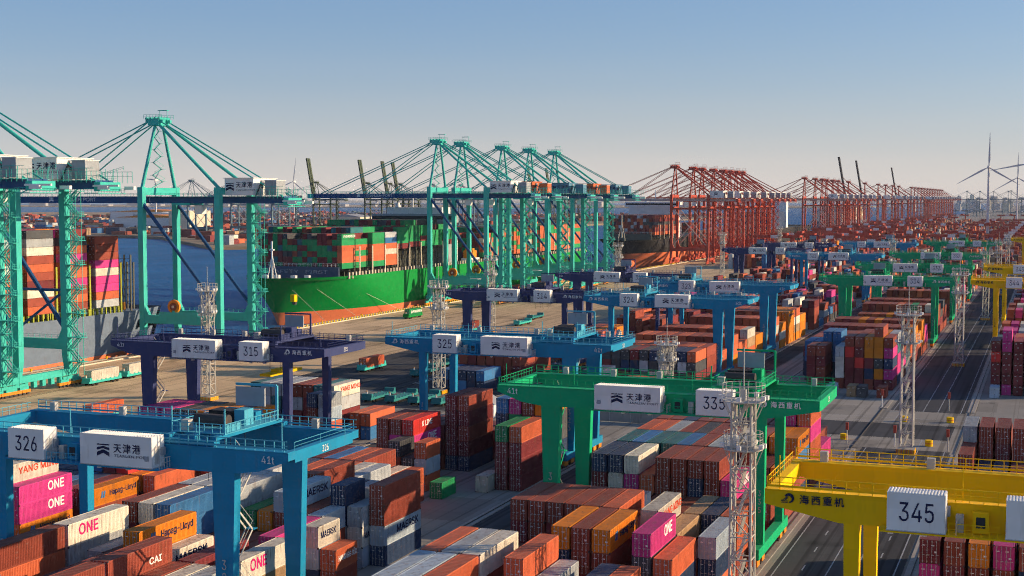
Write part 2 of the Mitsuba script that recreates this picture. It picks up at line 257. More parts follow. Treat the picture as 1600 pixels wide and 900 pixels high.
# ------------------------------------------------------------------ yard gantry cranes
CRANE_L = 48.3
def rmg_parts(col, mirror):
    """Parts of a yard crane, seen from the south; the rigid legs and the machine house stand at the left, or at the right if mirrored."""
    def mx(x): return CRANE_L - x if mirror else x
    def bx(mb, x0, y0, z0, x1, y1, z1, c): a, b_ = sorted((mx(x0), mx(x1))); mb.box(a, y0, z0, b_, y1, z1, c)
    P = []
    def girder(y0, y1):
        pts = [(0, 23.9), (48.3, 23.9), (48.3, 22.5), (41.2, 21.15), (7.0, 21.15), (3.8, 21.6), (0, 23.0)]
        mb = MB(); mb.prism([(mx(x), z) for x, z in pts], y0, y1, col)
        for x in np.arange(4, 48, 4.4):                                   # stiffener seams and flanges
            bx(mb, x, y0 - .03, 21.9, x + .08, y1 + .03, 23.6, col)
        a, b_ = 0, CRANE_L
        mb.box(a, y0 - .12, 23.9, b_, y1 + .12, 23.98, col)
        return mb
    P.append(('girder', girder(0, 1.5))); P.append(('girder', girder(15.3, 16.8)))
    for x0, zb in ((0, 22.6), (47.4, 22.4)):
        mb = MB(); bx(mb, x0, 1.5, zb, x0 + .9, 15.3, 23.9, col); P.append(('end_tie', mb))
    for x, top, bot in ((8.5, 3.0, 1.9), (40.0, 1.5, 1.15)):
        for y in (.1, 15.4):
            mb = MB(); xc = mx(x)
            mb.frustum((xc - bot / 2, y, xc + bot / 2, y + 1.3), 3.0, (xc - top / 2, y, xc + top / 2, y + 1.3), 21.15, col)
            P.append(('leg', mb))
        mb = MB(); xc = mx(x)
        mb.box(xc - .65, -3.2, 1.5, xc + .65, 20.0, 3.0, col)
        for y in (-2.6, 1.0, 15.2, 18.8):                                  # bogies and wheels
            mb.box(xc - .5, y - .9, .6, xc + .5, y + .9, 1.5, 'orange')
            for dy in (-.55, .55): mb.tube((xc - .3, y + dy, .55), (xc + .3, y + dy, .55), .42, 'frame', 8)
        P.append(('sill_beam', mb))
    # stairs on the rigid front leg (zigzag flights)
    mb = MB(); xc = mx(8.5)
    z = 3.2; k = 0
    while z < 20.5:
        ya, yb = (1.8, 5.4) if k % 2 == 0 else (5.4, 1.8)
        for dx in (-.45, .45): mb.beam((xc + dx, ya, z), (xc + dx, yb, z + 3.4), .08, .22, 'zinc' if col != 'green' else col)
        mb.beam((xc + .45, ya, z + 1.0), (xc + .45, yb, z + 4.4), .05, .05, 'zinc'); mb.box(xc - .6, min(yb, yb + .9 * (1 if k % 2 == 0 else -1)), z + 3.35, xc + .6, max(yb, yb + .9 * (1 if k % 2 == 0 else -1)), z + 3.45, col)
        z += 3.45; k += 1
    P.append(('stairway', mb))
    lite = {'blue': 'lightblue', 'navy': 'navy', 'green': 'green', 'yellow': 'yellow', 'red': 'red'}[col]
    for y in (.1, 16.7):
        P.append(('handrail', MB().rail((.2, y, 23.98), (CRANE_L - .2, y, 23.98), lite, 1.2, 1.25, .085).beam((.2, y, 24.3), (CRANE_L - .2, y, 24.3), .03, .22, lite)))
    P.append(('handrail', MB().rail((.1, 1.5, 23.9), (.1, 15.3, 23.9), lite, 1.1, 1.2, .06))); P.append(('handrail', MB().rail((CRANE_L - .1, 1.5, 23.9), (CRANE_L - .1, 15.3, 23.9), lite, 1.0, 6.0, .05)))
    # walkway between the houses with its rail, switch box and lamps below
    mb = MB(); bx(mb, 15.6, -2.5, 21.25, 37.2, -.14, 21.4, col)
    a, b_ = sorted((mx(26.6), mx(31.0))); mb.rail((a, -2.45, 21.4), (b_, -2.45, 21.4), lite, 1.1, .7, .06)
    bx(mb, 27.6, -1.2, 21.5, 29.0, -.2, 23.4, col); bx(mb, 27.9, -1.24, 22.0, 28.7, -1.2, 23.0, 'glass')
    bx(mb, 29.8, -.9, 21.4, 30.5, -.15, 23.0, 'zinc')
    for x in (20, 24, 33, 36): bx(mb, x, -1.6, 20.9, x + .5, -1.2, 21.25, 'white')
    P.append(('walkway', mb))
    # cable reel at the flexible leg
    mb = MB(); xc = mx(40.0); sg = 1 if not mirror else -1
    mb.tube((xc - sg * 1.0, 4.4, 11.6), (xc - sg * 1.45, 4.4, 11.6), 2.5, 'zinc', 24).tube((xc - sg * .7, 4.4, 11.6), (xc - sg * 1.7, 4.4, 11.6), .6, col, 10)
    mb.beam((xc - sg * .8, 1.4, 11.6), (xc - sg * .8, 4.9, 11.6), .4, .4, col)
    P.append(('cable_reel', mb))
    # trolley across both girders
    def trolley(tx):
        mb = MB()
        for y in (.2, 15.5): mb.box(tx - 3.6, y, 24.05, tx + 3.6, y + 1.1, 24.55, col)
        for x in (-3.3, 0, 3.0): mb.box(tx + x - .25, 1.2, 24.55, tx + x + .35, 15.6, 25.0, col)
        mb.box(tx - 3.6, 2.4, 25.0, tx + 3.6, 14.4, 25.08, lite)
        mb.box(tx - 2.6, 8.6, 25.08, tx + 1.0, 11.2, 26.7, 'black'); mb.tube((tx - 2.2, 5.4, 26.1), (tx + 2.2, 5.4, 26.1), .75, 'frame', 12)
        mb.box(tx + 1.2, 8.2, 25.08, tx + 2.6, 10.2, 27.0, lite); mb.box(tx - 1.0, 12.0, 25.08, tx + 1.8, 13.6, 26.2, col)
        mb.box(tx - 2.9, 3.2, 25.08, tx - 1.9, 4.2, 26.3, 'zinc'); mb.box(tx + 2.6, 3.4, 25.08, tx + 3.2, 6.5, 25.9, lite)
        mb.box(tx - 3.9, 14.4, 25.0, tx + 3.9, 15.0, 25.1, lite)
        for q in (((-3.6, 2.4), (3.6, 2.4)), ((-3.6, 14.4), (3.6, 14.4)), ((-3.6, 2.4), (-3.6, 14.4)), ((3.6, 2.4), (3.6, 14.4))):
            mb.rail((tx + q[0][0], q[0][1], 25.08), (tx + q[1][0], q[1][1], 25.08), lite, 1.1, 1.1, .08)
        mb.beam((tx + 3.4, 14.3, 25), (tx + 3.4, 14.3, 29.2), .28, .28, lite); mb.beam((tx + 3.4, 14.3, 29.2), (tx - 2.4, 14.3, 29.2), .18, .3, lite)
        mb.box(tx - 2.2, 13.9, 26.6, tx + 1.9, 14.2, 28.9, 'roofgrey')
        for x, y in ((-3.6, 2.4), (3.6, 2.4)): mb.beam((tx + x, y, 25), (tx + x, y, 28.0), .14, .14, lite)
        for x in (-1.2, 1.2):
            for y in (6.2, 10.8): mb.beam((tx + x, y, 18.6), (tx + x * .8, y, 25.0), .05, .05, 'black')
        return mb
    P.append(('hoist_spreader', (lambda tx: MB().box(tx - 1.2, 2.4, 17.9, tx + 1.2, 14.6, 18.4, 'yellow').box(tx - .9, 6, 18.4, tx + .9, 11, 18.9, 'yellow'))))
    P.append(('trolley', trolley))
    # floodlight masts and small boxes on the girder
    mb = MB()
    for x in (1.2, 12, 30, 47): xx = mx(x); mb.beam((xx, .7, 23.98), (xx, .7, 27.2), .10, .10, lite)
    for x in (5.5, 13.5, 21, 34, 45): xx = mx(x); mb.box(xx - .4, 15.7, 23.98, xx + .4, 16.4, 25.1, 'zinc')
    P.append(('girder_fittings', mb))
    out = []
    for n, m in P: out.append((n, m if callable(m) else m.ply()))
    return out

def house_ply(w, d, h, ribbed=False):
    mb = MB(); mb.box(0, 0, 0, w, d, h, 'white')
    for x in np.arange(.25, w - .1, .28):                               # ribbed roof sheets
        mb.box(x, .06, h, x + .10, d - .06, h + .05, 'white')
    mb.box(-.05, -.03, -.10, w + .05, d, .0, 'zinc')
    return mb

_rmg = {}
def rmg(num, col, mirror, x0, y0, trolley_x, label, text='ink', detail=True):
    k = (col, mirror)
    if k not in _rmg: _rmg[k] = rmg_parts(col, mirror)
    root = number('yard_gantry_crane'); tag(root, label, 'gantry crane', 'rail gantry cranes over the container yard')
    tw = at(x0, y0)
    for n, m in _rmg[k]:
        if n == 'hoist_spreader' and num != '315' or n == 'cable_reel' and num not in ('335', '324'): continue
        part(root, n, m(trolley_x).ply() if callable(m) else m, tw)
    mir = (lambda a, w: CRANE_L - a - w) if mirror else (lambda a, w: a)
    ex, nx = mir(16.2, 9.9), mir(31.3, 5.2)
    e = part(root, 'machine_house', house_ply(9.9, 2.4, 3.5), at(x0 + ex, y0 - 2.55, 21.55))
    n = part(root, 'number_house', house_ply(5.2, 2.4, 3.5), at(x0 + nx, y0 - 2.55, 21.55))
    # east ends: doors, vents and stair cage
    for key, hx, w in ((e, ex, 9.9), (n, nx, 5.2)):
        mb = MB(); X = x0 + hx + w
        mb.box(X, y0 - 2.0, 21.9, X + .05, y0 - 1.1, 23.9, 'zinc'); mb.box(X, y0 - .9, 22.8, X + .3, y0 - .3, 23.7, 'roofgrey'); mb.box(X, y0 - 2.6, 21.35, X + 1.0, y0 - .2, 21.45, col)
        mb.rail((X + .95, y0 - 2.5, 21.45), (X + .95, y0 - .3, 21.45), 'zinc', 1.2, .5, .06)
        part(key, 'door', mb)
    mb = MB(); fx = x0 + ex; fy = y0 - 2.56
    c0 = fx + (2.6 if not mirror else 2.4)
    flat_to(mb, CHEVRONS, 's', (c0, fy, 22.55), 1.42, 'ink'); cjk_to(mb, '天津港', 's', (c0 + 2.25, fy, 23.0), 1.15, 'ink', 1.12)
    text_to(mb, 'TIANJIN PORT', 's', (c0 + 2.3, fy, 22.55), .30, 'ink', 1.62)
    mb.box(fx + (.4 if not mirror else 8.9), fy - .05, 22.3, fx + (1.0 if not mirror else 9.5), fy, 22.9, 'roofgrey')
    part(e, 'lettering', mb)
    mb = MB(); text_to(mb, num, 's', (x0 + nx + 2.6, fy, 22.45), 1.75, 'ink', .72, centre=True); part(n, 'lettering', mb)
    mb = MB(); wc = 'ink' if col == 'yellow' else 'white_ink'
    if mirror: xa, xb = 1.6, CRANE_L - 3.4
    else: xa, xb = CRANE_L - 8.6, 1.6
    flat_to(mb, WAVE, 's', (x0 + xa, y0 - .12, 22.75), 1.05, wc); cjk_to(mb, '海西重机', 's', (x0 + xa + 1.75, y0 - .12, 22.7), .95, wc, 1.16)
    text_to(mb, '41t', 's', (x0 + xb, y0 - .12, 22.75 if not mirror else 22.6), .85, wc, .9)
    text_to(mb, num, 'e', (x0 + CRANE_L + .02, y0 + 8.4, 22.8), .75, 'white_ink', .8, centre=True)
    xl = x0 + mir(8.5, 0) ; zz = 10.0
    for i, ch in enumerate(num): text_to(mb, ch, 's', (xl, y0 - .02, zz - 1.5 * i), 1.15, wc if col == 'yellow' else 'zinc', .7, centre=True)
    for i, ch in enumerate(num): text_to(mb, ch, 's', (x0 + mir(40, 0), y0 - .02, zz - 1.2 * i), .8, wc if col == 'yellow' else 'zinc', .7, centre=True)
    part(root, 'lettering', mb)
    return root
X31, X32, X33, X34 = -174.5, -126.4, -77.5, -25.2
CR = [('315', 'navy', False, X31, 229, 34), ('314', 'navy', False, X31, 391, 30), ('313', 'navy', False, X31, 497, 24), ('312', 'navy', False, X31, 784, 20), ('311', 'navy', False, X31, 884, 34),
      ('326', 'blue', True, X32, 133.3, 35), ('325', 'blue', True, X32, 255, 37), ('324', 'blue', True, X32, 385, 15), ('323', 'blue', True, X32, 453, 12), ('322', 'blue', True, X32, 718, 30), ('321', 'blue', True, X32, 914, 30),
      ('335', 'green', False, X33, 194.5, 36), ('334', 'green', False, X33, 509, 20), ('333', 'green', False, X33, 609, 30), ('332', 'green', False, X33, 745, 30), ('331', 'green', False, X33, 958, 24),
      ('345', 'yellow', True, X34, 133.5, 40), ('344', 'yellow', True, X34, 511, 30), ('343', 'yellow', True, X34, 612, 30), ('342', 'yellow', True, X34, 1060, 30)]
DEPTH = ['nearest', 'second', 'third', 'fourth', 'fifth', 'sixth']
seen = {}
for num, col, mir_, x0, y0, tx in CR:
    i = seen[col] = seen.get(col, -1) + 1
    rmg(num, col, mir_, x0, y0, tx, f'{DEPTH[i]} {col} rail gantry crane from the front, numbered {num}')

# ------------------------------------------------------------------ ship-to-shore quay cranes
def sts_parts(leg, gird, house, old=False, boom_up=False, zg=51.0):
    """x = 0 at the waterside rail, + landward; y = 0 .. 19.5 along the quay."""
    P = []
    zl = zg + 5.0
    for x in (0.0, 30.0):
        for y in (0.0, 19.5):
            mb = MB(); top = zl if x else zg + 5.2
            sgn = 1 if y == 0 else -1
            mb.frustum((x - .95, y - 1.0, x + .95, y + 1.0), 9.0, (x - 1.0, y - 1.05, x + 1.0, y + 1.05), top, leg)
            mb.frustum((x - .8, y - .9 + sgn * -.6, x + .8, y + .9 + sgn * -.6), 4.6, (x - .95, y - 1.0, x + .95, y + 1.0), 9.0, leg)
            P.append(('leg', mb))
    for x in (0.0, 30.0):                                                   # sills with equalisers, bogies and wheels
        mb = MB(); mb.box(x - .75, -3.2, 3.4, x + .75, 22.7, 5.2, leg)
        for y in (-1.0, 20.5):
            mb.box(x - .5, y - 3.4, 2.3, x + .5, y + 3.4, 3.1, leg); mb.box(x - .35, y - .6, 3.0, x + .35, y + .6, 3.5, leg)
            for dy in (-4.2, -2.6, -.9, .9, 2.6, 4.2):
                mb.box(x - .45, y + dy - .75, .75, x + .45, y + dy + .75, 1.55, 'orange' if not old else leg); mb.tube((x - .25, y + dy, .5), (x + .25, y + dy, .5), .42, 'frame', 8)
            for dy in (-2.6, 2.6): mb.box(x - .4, y + dy - 1.7, 1.5, x + .4, y + dy + 1.7, 2.4, leg)
        for y in np.arange(2, 18, 3.5): mb.box(x - .9, y, 1.6, x + .2, y + 1.3, 3.4, leg)
        P.append(('sill_beam', mb))
    for y in (0.0, 19.5):                                                   # portal beams with haunches, upper cross beams
        mb = MB(); mb.box(.75, y - .8, 10.6, 29.25, y + .8, 13.4, leg)
        for x, s_ in ((.75, 1), (29.25, -1)): mb.prism([(x, 13.4), (x + s_ * 1.8, 13.4), (x, 17.0)] if s_ > 0 else [(x, 13.4), (x, 17.0), (x - 1.8, 13.4)], y - .7, y + .7, leg)
        if not old: mb.rail((.8, y, 13.4), (29.2, y, 13.4), leg, 1.1, 2.0, .08)
        P.append(('portal_beam', mb))
    for x in (0.0, 30.0):
        mb = MB(); mb.box(x - .9, .9, zg + 2.6, x + .9, 18.6, zg + 5.0, leg); mb.box(x - .6, .9, zg - 6, x + .6, 18.6, zg - 4.6, leg) if old else None
        P.append(('cross_beam', mb))
    brace = gird if not old else 'greyred'
    for y in (0.0, 19.5):
        if not old:
            P.append(('diagonal_brace', MB().tube((.6, y, zg - .5), (29.3, y, 16.5), .62, brace, 8)))
        else:
            for a, b_ in (((1, zg - 6), (29, 15)), ((29, zg - 6), (1, 15))): P.append(('diagonal_brace', MB().tube((a[0], y, a[1]), (b_[0], y, b_[1]), .42, brace, 6)))
            P.append(('horizontal_brace', MB().box(1, y - .5, zg - 7, 29, y + .5, zg - 5.6, leg)))
    if zg > 54:
        P.append(('horizontal_brace', MB().tube((.8, 19.5, 27), (29.2, 19.5, 27), .4, gird, 8))); P.append(('diagonal_brace', MB().tube((29.2, 19.5, 26.6), (10, 19.5, 13.6), .4, gird, 8)))
    # trolley girder (landside) and boom (over the water)
    xt = 51.0
    mb = MB(); mb.box(-1.0, 6.0, zg - .25, xt, 7.6, zg + 2.1, gird); mb.box(-1.0, 11.9, zg - .25, xt, 13.5, zg + 2.1, gird)
    for x in (4, 12, 20, 36, 44, 50.0): mb.box(x, 7.6, zg + 1.0, x + .8, 11.9, zg + 2.1, gird)
    P.append(('trolley_girder', mb))
    lr = leg
    mb = MB()
    for y in (5.2, 14.3): mb.box(-1, y - .6, zg + 2.0, xt, y + .6, zg + 2.1, lr); mb.rail((-1, y + (-.6 if y < 8 else .6), zg + 2.1), (xt, y + (-.6 if y < 8 else .6), zg + 2.1), lr, 1.1, 1.8, .08)
    mb.box(49, 4, zg - 1.4, 53.5, 15.5, zg - 1.2, lr); mb.rail((49, 4, zg - 1.2), (53.5, 4, zg - 1.2), lr, 1.1, 1.2, .08); mb.rail((53.5, 4, zg - 1.2), (53.5, 15.5, zg - 1.2), lr, 1.1, 1.2, .08)
    mb.box(51, 5.5, zg - .8, 53, 14, zg + 1.6, lr); mb.beam((51, 5.2, zg + .6), (59, 5.2, zg + .6), .5, .5, 'white' if not old else leg)
    mb.rail((52, 3.6, zg + 2.1), (62, 3.6, zg + 4.6), lr, .9, 2.0, .08) if not old else None
    for x in (45, 47.5, 50): mb.beam((x, 4, zg + 2), (x, 4, zg + 5.2), .12, .12, lr); mb.beam((x, 15, zg + 2), (x, 15, zg + 5.2), .12, .12, lr)
    mb.beam((43, 4, zg + 5.2), (52, 4, zg + 5.2), .12, .12, lr)
    if not old:
        for z in (3.2, 4.4): mb.beam((42.2, 3.4, zg + z), (55.0, 3.4, zg + z), .1, .1, lr); mb.beam((42.2, 16.4, zg + z), (55.0, 16.4, zg + z), .1, .1, lr)
        for x in np.arange(42.2, 55.1, 1.6): mb.beam((x, 3.4, zg + 1.4), (x, 3.4, zg + 4.4), .1, .1, lr); mb.beam((x, 16.4, zg + 1.4), (x, 16.4, zg + 4.4), .1, .1, lr)
        for y in (4.2, 15.4): mb.box(53.5, y - .5, zg - .4, 56.5, y + .5, zg + .5, 'white')
    P.append(('girder_walkway', mb))
    BL = 66.0
    ca, sa = (math.cos(math.radians(80)), math.sin(math.radians(80))) if boom_up else (1.0, 0.0)
    def bp(x, y, z): return (-2.0 - x * ca - (z) * sa, y, zg + x * sa + z * ca)
    mb = MB()
    for y in (6.8, 12.7): mb.beam(bp(0, y, 1.0), bp(BL, y, 1.0), 1.5 if not boom_up else 2.2, 2.3 if not boom_up else 4.0, gird if not boom_up else ('hullblack' if leg == 'red' else leg))
    for x in (1, 12, 24, 36, 48, 60, BL - 1): mb.beam(bp(x, 6.8, 1.4), bp(x, 12.7, 1.4), .8, .9, gird)
    if not boom_up:
        for y in (5.3, 14.2): mb.rail((-2, y, zg + 2.1), (-2 - BL, y, zg + 2.1), lr, 1.0, 2.6, .08)
        mb.box(-BL - 5, 5.0, zg - .3, -BL - 2, 14.5, zg + 1.9, lr)
    P.append(('boom', mb))
    # A-frame
    ap = (.5, 9.75, zg + 27.5)
    for y, ya in ((.4, 8.0), (19.1, 11.5)): P.append(('mast_leg', MB().tube((0, y, zg + 5.0), (ap[0], ya, ap[2]), .62, leg, 8, .5)))
    mb = MB(); mb.box(-1.8, 6.6, ap[2] - 1.4, 2.4, 12.9, ap[2] + .9, leg)
    mb.box(-3.2, 7.2, ap[2] - .6, 3.8, 8.2, ap[2] + .5, leg); mb.box(-3.2, 11.3, ap[2] - .6, 3.8, 12.3, ap[2] + .5, leg)
    for x in (-2.6, -1, .8, 2.4): mb.tube((x, 6.8, ap[2] + .9), (x, 12.7, ap[2] + .9), .5, leg, 8)
    mb.rail((-3.2, 6.2, ap[2] + .9), (4.0, 6.2, ap[2] + .9), leg, 1.3, 1.2, .1); mb.rail((-3.2, 13.3, ap[2] + .9), (4.0, 13.3, ap[2] + .9), leg, 1.3, 1.2, .1)
    mb.box(.5, 9, ap[2] + 3.6, 4.2, 10.4, ap[2] + 3.8, leg); mb.beam((.9, 9.7, ap[2]), (.9, 9.7, ap[2] + 3.6), .12, .12, leg); mb.beam((3.8, 9.7, ap[2]), (3.8, 9.7, ap[2] + 3.6), .12, .12, leg)
    P.append(('mast_head', mb))
    # stairs inside the mast
    mb = MB(); nst = 10
    for k in range(nst):
        z0, z1 = zg + 5 + k * 2.15, zg + 5 + (k + 1) * 2.15; t0 = 1 - k / nst * .75
        ya, yb = 9.75 + 3.2 * t0 * (1 if k % 2 else -1), 9.75 - 3.2 * t0 * (1 if k % 2 else -1)
        mb.beam((-.5, ya, z0), (-.5, yb, z1), .35, .14, leg); mb.box(-.9, yb - .6, z1 - .05, .5, yb + .6, z1 + .05, leg); mb.beam((.3, ya, z0 + 1.1), (.3, yb, z1 + 1.1), .07, .07, leg)
    P.append(('mast_stairs', mb))
    for y, ya in ((.3, 8.2), (19.2, 11.3)): P.append(('backstay', MB().tube((ap[0], ya, ap[2]), (30, y, zl - .2), .55, leg, 8)))
    for ya, y in ((7.7, 6.8), (11.8, 12.7)): P.append(('tail_stay', MB().tube((ap[0] + 2, ya, ap[2]), (xt - 1, y, zg + 2.1), .24, leg, 6)))
    if boom_up:
        for ya in (7.7, 11.8): P.append(('forestay', MB().tube((ap[0] - 2, ya, ap[2]), bp(38, ya, 2.0), .22, leg, 6)))
    else:
        for ya, y in ((7.5, 6.8), (12.0, 12.7)):
            for xe, r in ((38.0, .22), (62.0, .22)):
                P.append(('forestay', MB().tube((ap[0] - 2.5, ya, ap[2]), (-2 - xe, y, zg + 2.1), r, leg, 6)))
    # machinery house and electrical house on the landside girder
    mb = MB(); mb.box(30.8, 2.6, zg + 2.4, 41.6, 17.0, zg + 8.0, house)
    for x in np.arange(31.0, 41.4, .9): mb.box(x, 2.56, zg + 2.5, x + .07, 2.6, zg + 7.9, house)
    mb.box(30.4, 2.2, zg + 7.95, 42.0, 17.4, zg + 8.15, house)
    P.append(('machinery_house', mb))
    mb = MB(); mb.box(44.8, 4.6, zg + 2.4, 49.0, 10.4, zg + 7.2, 'roofgrey' if house == 'white' else house); mb.box(44.6, 4.4, zg + 7.2, 49.2, 10.6, zg + 7.4, 'white'); P.append(('electric_house', mb))
    mb = MB()
    for y0 in (4, 10): mb.beam((41.8, y0, zg + 2.4), (41.8, y0 + 3.6, zg + 7.2), .5, .2, 'frame'); mb.box(41.6, y0 + 3.2, zg + 5.6, 42.2, y0 + 4.8, zg + 7.4, 'roofgrey')
    mb.tube((41.6, 8.2, zg + 5.2), (41.8, 8.2, zg + 5.2), .55, 'frame', 10)
    P.append(('house_stairs', mb))
    # trolley and cab under the girder
    mb = MB(); mb.box(8, 5.8, zg - .8, 15, 13.7, zg - .1, leg); mb.box(15.4, 8, zg - 3.8, 18.2, 10.8, zg - .9, 'white'); mb.box(15.3, 7.9, zg - 3.4, 15.4, 10.9, zg - 1.8, 'glass')
    P.append(('trolley', mb))
    # elevator / stair tower on the rear landside leg
    mb = MB()
    for x in (31.3, 34.6):
        for y in (18.4, 20.8): mb.beam((x, y, 3.5), (x, y, zg + 1), .14, .14, leg)
    z, k = 4.0, 0
    while z < zg - 2:
        xa, xb = (31.4, 34.5) if k % 2 == 0 else (34.5, 31.4)
        for y in (18.5, 19.4): mb.beam((xa, y, z), (xb, y, z + 3.3), .12, .3, leg)
        mb.beam((xa, 18.4, z + 1.2), (xb, 18.4, z + 4.5), .1, .1, leg); mb.beam((xa, 20.7, z), (xb, 20.7, z + 3.3), .12, .3, leg)
        mb.box(30.9, 18.2, z + 3.25, 34.9 if k % 2 == 0 else 32.6, 21.0, z + 3.38, leg)
        if k % 2 == 0:
            mb.rail((35.4, 18.2, z + 3.38), (35.4, 21.0, z + 3.38), leg, 1.1, .9, .08); mb.beam((34.9, 18.2, z + 3.3), (35.9, 18.2, z + 2.2), .08, .08, leg)
            mb.box(34.4, 18.2, z + 3.25, 35.9, 21.0, z + 3.38, leg)
        z += 3.35; k += 1
    P.append(('stair_tower', mb))
    if not old:
        mb = MB(); mb.tube((12.2, -.4, 16.4), (12.2, .5, 16.4), 2.3, 'orange', 20).tube((12.2, -.7, 16.4), (12.2, .7, 16.4), 1.3, 'deckred', 16).tube((12.2, -.8, 16.4), (12.2, .8, 16.4), .5, 'cream', 10)
        mb.box(11.7, -.5, 13.4, 12.7, .5, 16.0, leg); P.append(('cable_reel', mb))
        mb = MB(); mb.box(7, -1.0, 13.4, 22, -.9, 14.6, leg); mb.box(14, 3, 10.0, 24, 9, 13.4, 'roofgrey'); P.append(('portal_cabin', mb))
    return [(n, m.ply()) for n, m in P if m is not None]
_sts = {}
def sts(kind, x, y, label, group, logo='teal', zg=51.0, keep=None):
    if (kind, zg) not in _sts:
        _sts[(kind, zg)] = sts_parts(*{'teal': ('teal', 'girder', 'white'), 'tealred': ('teal', 'girder', 'redhouse'), 'tealblue': ('teal', 'girder', 'bluehouse'), 'red': ('red', 'greyred', 'white', True), 'redup': ('red', 'greyred', 'white', True, True),
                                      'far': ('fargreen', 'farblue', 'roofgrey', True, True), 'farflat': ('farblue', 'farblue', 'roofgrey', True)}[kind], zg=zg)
    root = number('quay_crane'); tag(root, label, 'quay crane', group)
    tw = at(x, y)
    for n, m in _sts[(kind, zg)]:
        part(root, n, m, tw)
    if logo:
        mb = MB(); Z = zg
        if logo == 'teal':
            flat_to(mb, CHEVRONS, 's', (31.3, 2.54, Z + 3.9), 2.5, 'ink'); cjk_to(mb, '天津港', 's', (35.0, 2.54, Z + 4.9), 1.95, 'ink', 1.1); text_to(mb, 'TIANJIN PORT', 's', (35.0, 2.54, Z + 3.9), .5, 'ink', 1.5)
            text_to(mb, 'TIANJIN PORT', 's', (-38, 5.98, Z + .45), 1.2, 'white_ink', 1.25); flat_to(mb, CHEVRONS, 's', (-43, 5.98, Z + .3), 1.5, 'white_ink')
        else:
            flat_to(mb, CHEVRONS, 's', (34.0, 2.54, Z + 4.3), 2.6, 'ink')
        part(root, 'lettering', mb, tw)
    return root
_one = {}
def sts_far(kind, x, y, label, group, zg=51.0):             # a crane too far away to show its parts: one mesh
    if kind not in _one:
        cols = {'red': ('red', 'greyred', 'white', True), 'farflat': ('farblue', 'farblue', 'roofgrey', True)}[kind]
        v, f, u, n = [], [], [], 0
        for _, d in sts_parts(*cols, zg=zg):
            V, Fc, _n, uv, _c = meshkit.WRITTEN[d['filename']]
            v.append(V); f.append(Fc + n); u.append(uv); n += len(V)
        _one[kind] = mikit.ply((np.vstack(v), np.vstack(f)), 'paint', uv=np.vstack(u))
    root = number('quay_crane'); scene[root] = {**_one[kind], 'to_world': at(x, y)}; tag(root, label, 'quay crane', group)
WR = -283.6
G1, G2, G3 = 'teal quay cranes', 'red quay cranes', 'far cranes across the water'
sts('teal', WR, 268, 'teal quay crane at the left edge of the picture, mostly cut off', G1, zg=55.0)
sts('teal', WR, 294, 'second teal quay crane from the left, its legs beside the grey ship', G1, zg=55.0)
sts('teal', WR, 390, 'teal quay crane standing alone over open water between the two ships', G1)
for i, (y, kd) in enumerate(((622, 'teal'), (652, 'tealred'), (709, 'tealblue'), (752, 'tealred'), (796, 'tealblue'))):
    sts(kd, WR, y, ('nearest', 'second', 'third', 'fourth', 'farthest')[i] + ' of the five teal quay cranes at the green ship', G1, zg=53.0)
ORD = ['first', 'second', 'third', 'fourth', 'fifth', 'sixth', 'seventh', 'eighth', 'ninth', 'tenth', 'eleventh', 'twelfth', 'thirteenth', 'fourteenth', 'fifteenth', 'sixteenth', 'seventeenth', 'eighteenth', 'nineteenth', 'twentieth']
for i, y in enumerate((1090, 1152, 1184, 1228, 1268, 1297, 1325, 1353)):
    sts('red', WR, y, f'{ORD[i]} red quay crane from the left, boom down over the black ship', G2, logo='red' if i == 0 else None)
for i, y in enumerate((1728, 1812, 1872, 1910, 1968, 2020)):
    sts('red', WR, y, f'{ORD[i]} red quay crane of the second red group, beyond the black ship', G2, logo='red' if i == 0 else None)
for i, (y, kd) in enumerate(((2130, 'redup'), (2330, 'redup'), (2520, 'red'), (2640, 'red'), (2760, 'red'), (2880, 'redup'))):
    sts(kd, WR, y, f'{ORD[i]} red quay crane of the far third group, boom {"raised" if kd == "redup" else "lowered"}', G2, logo=None)

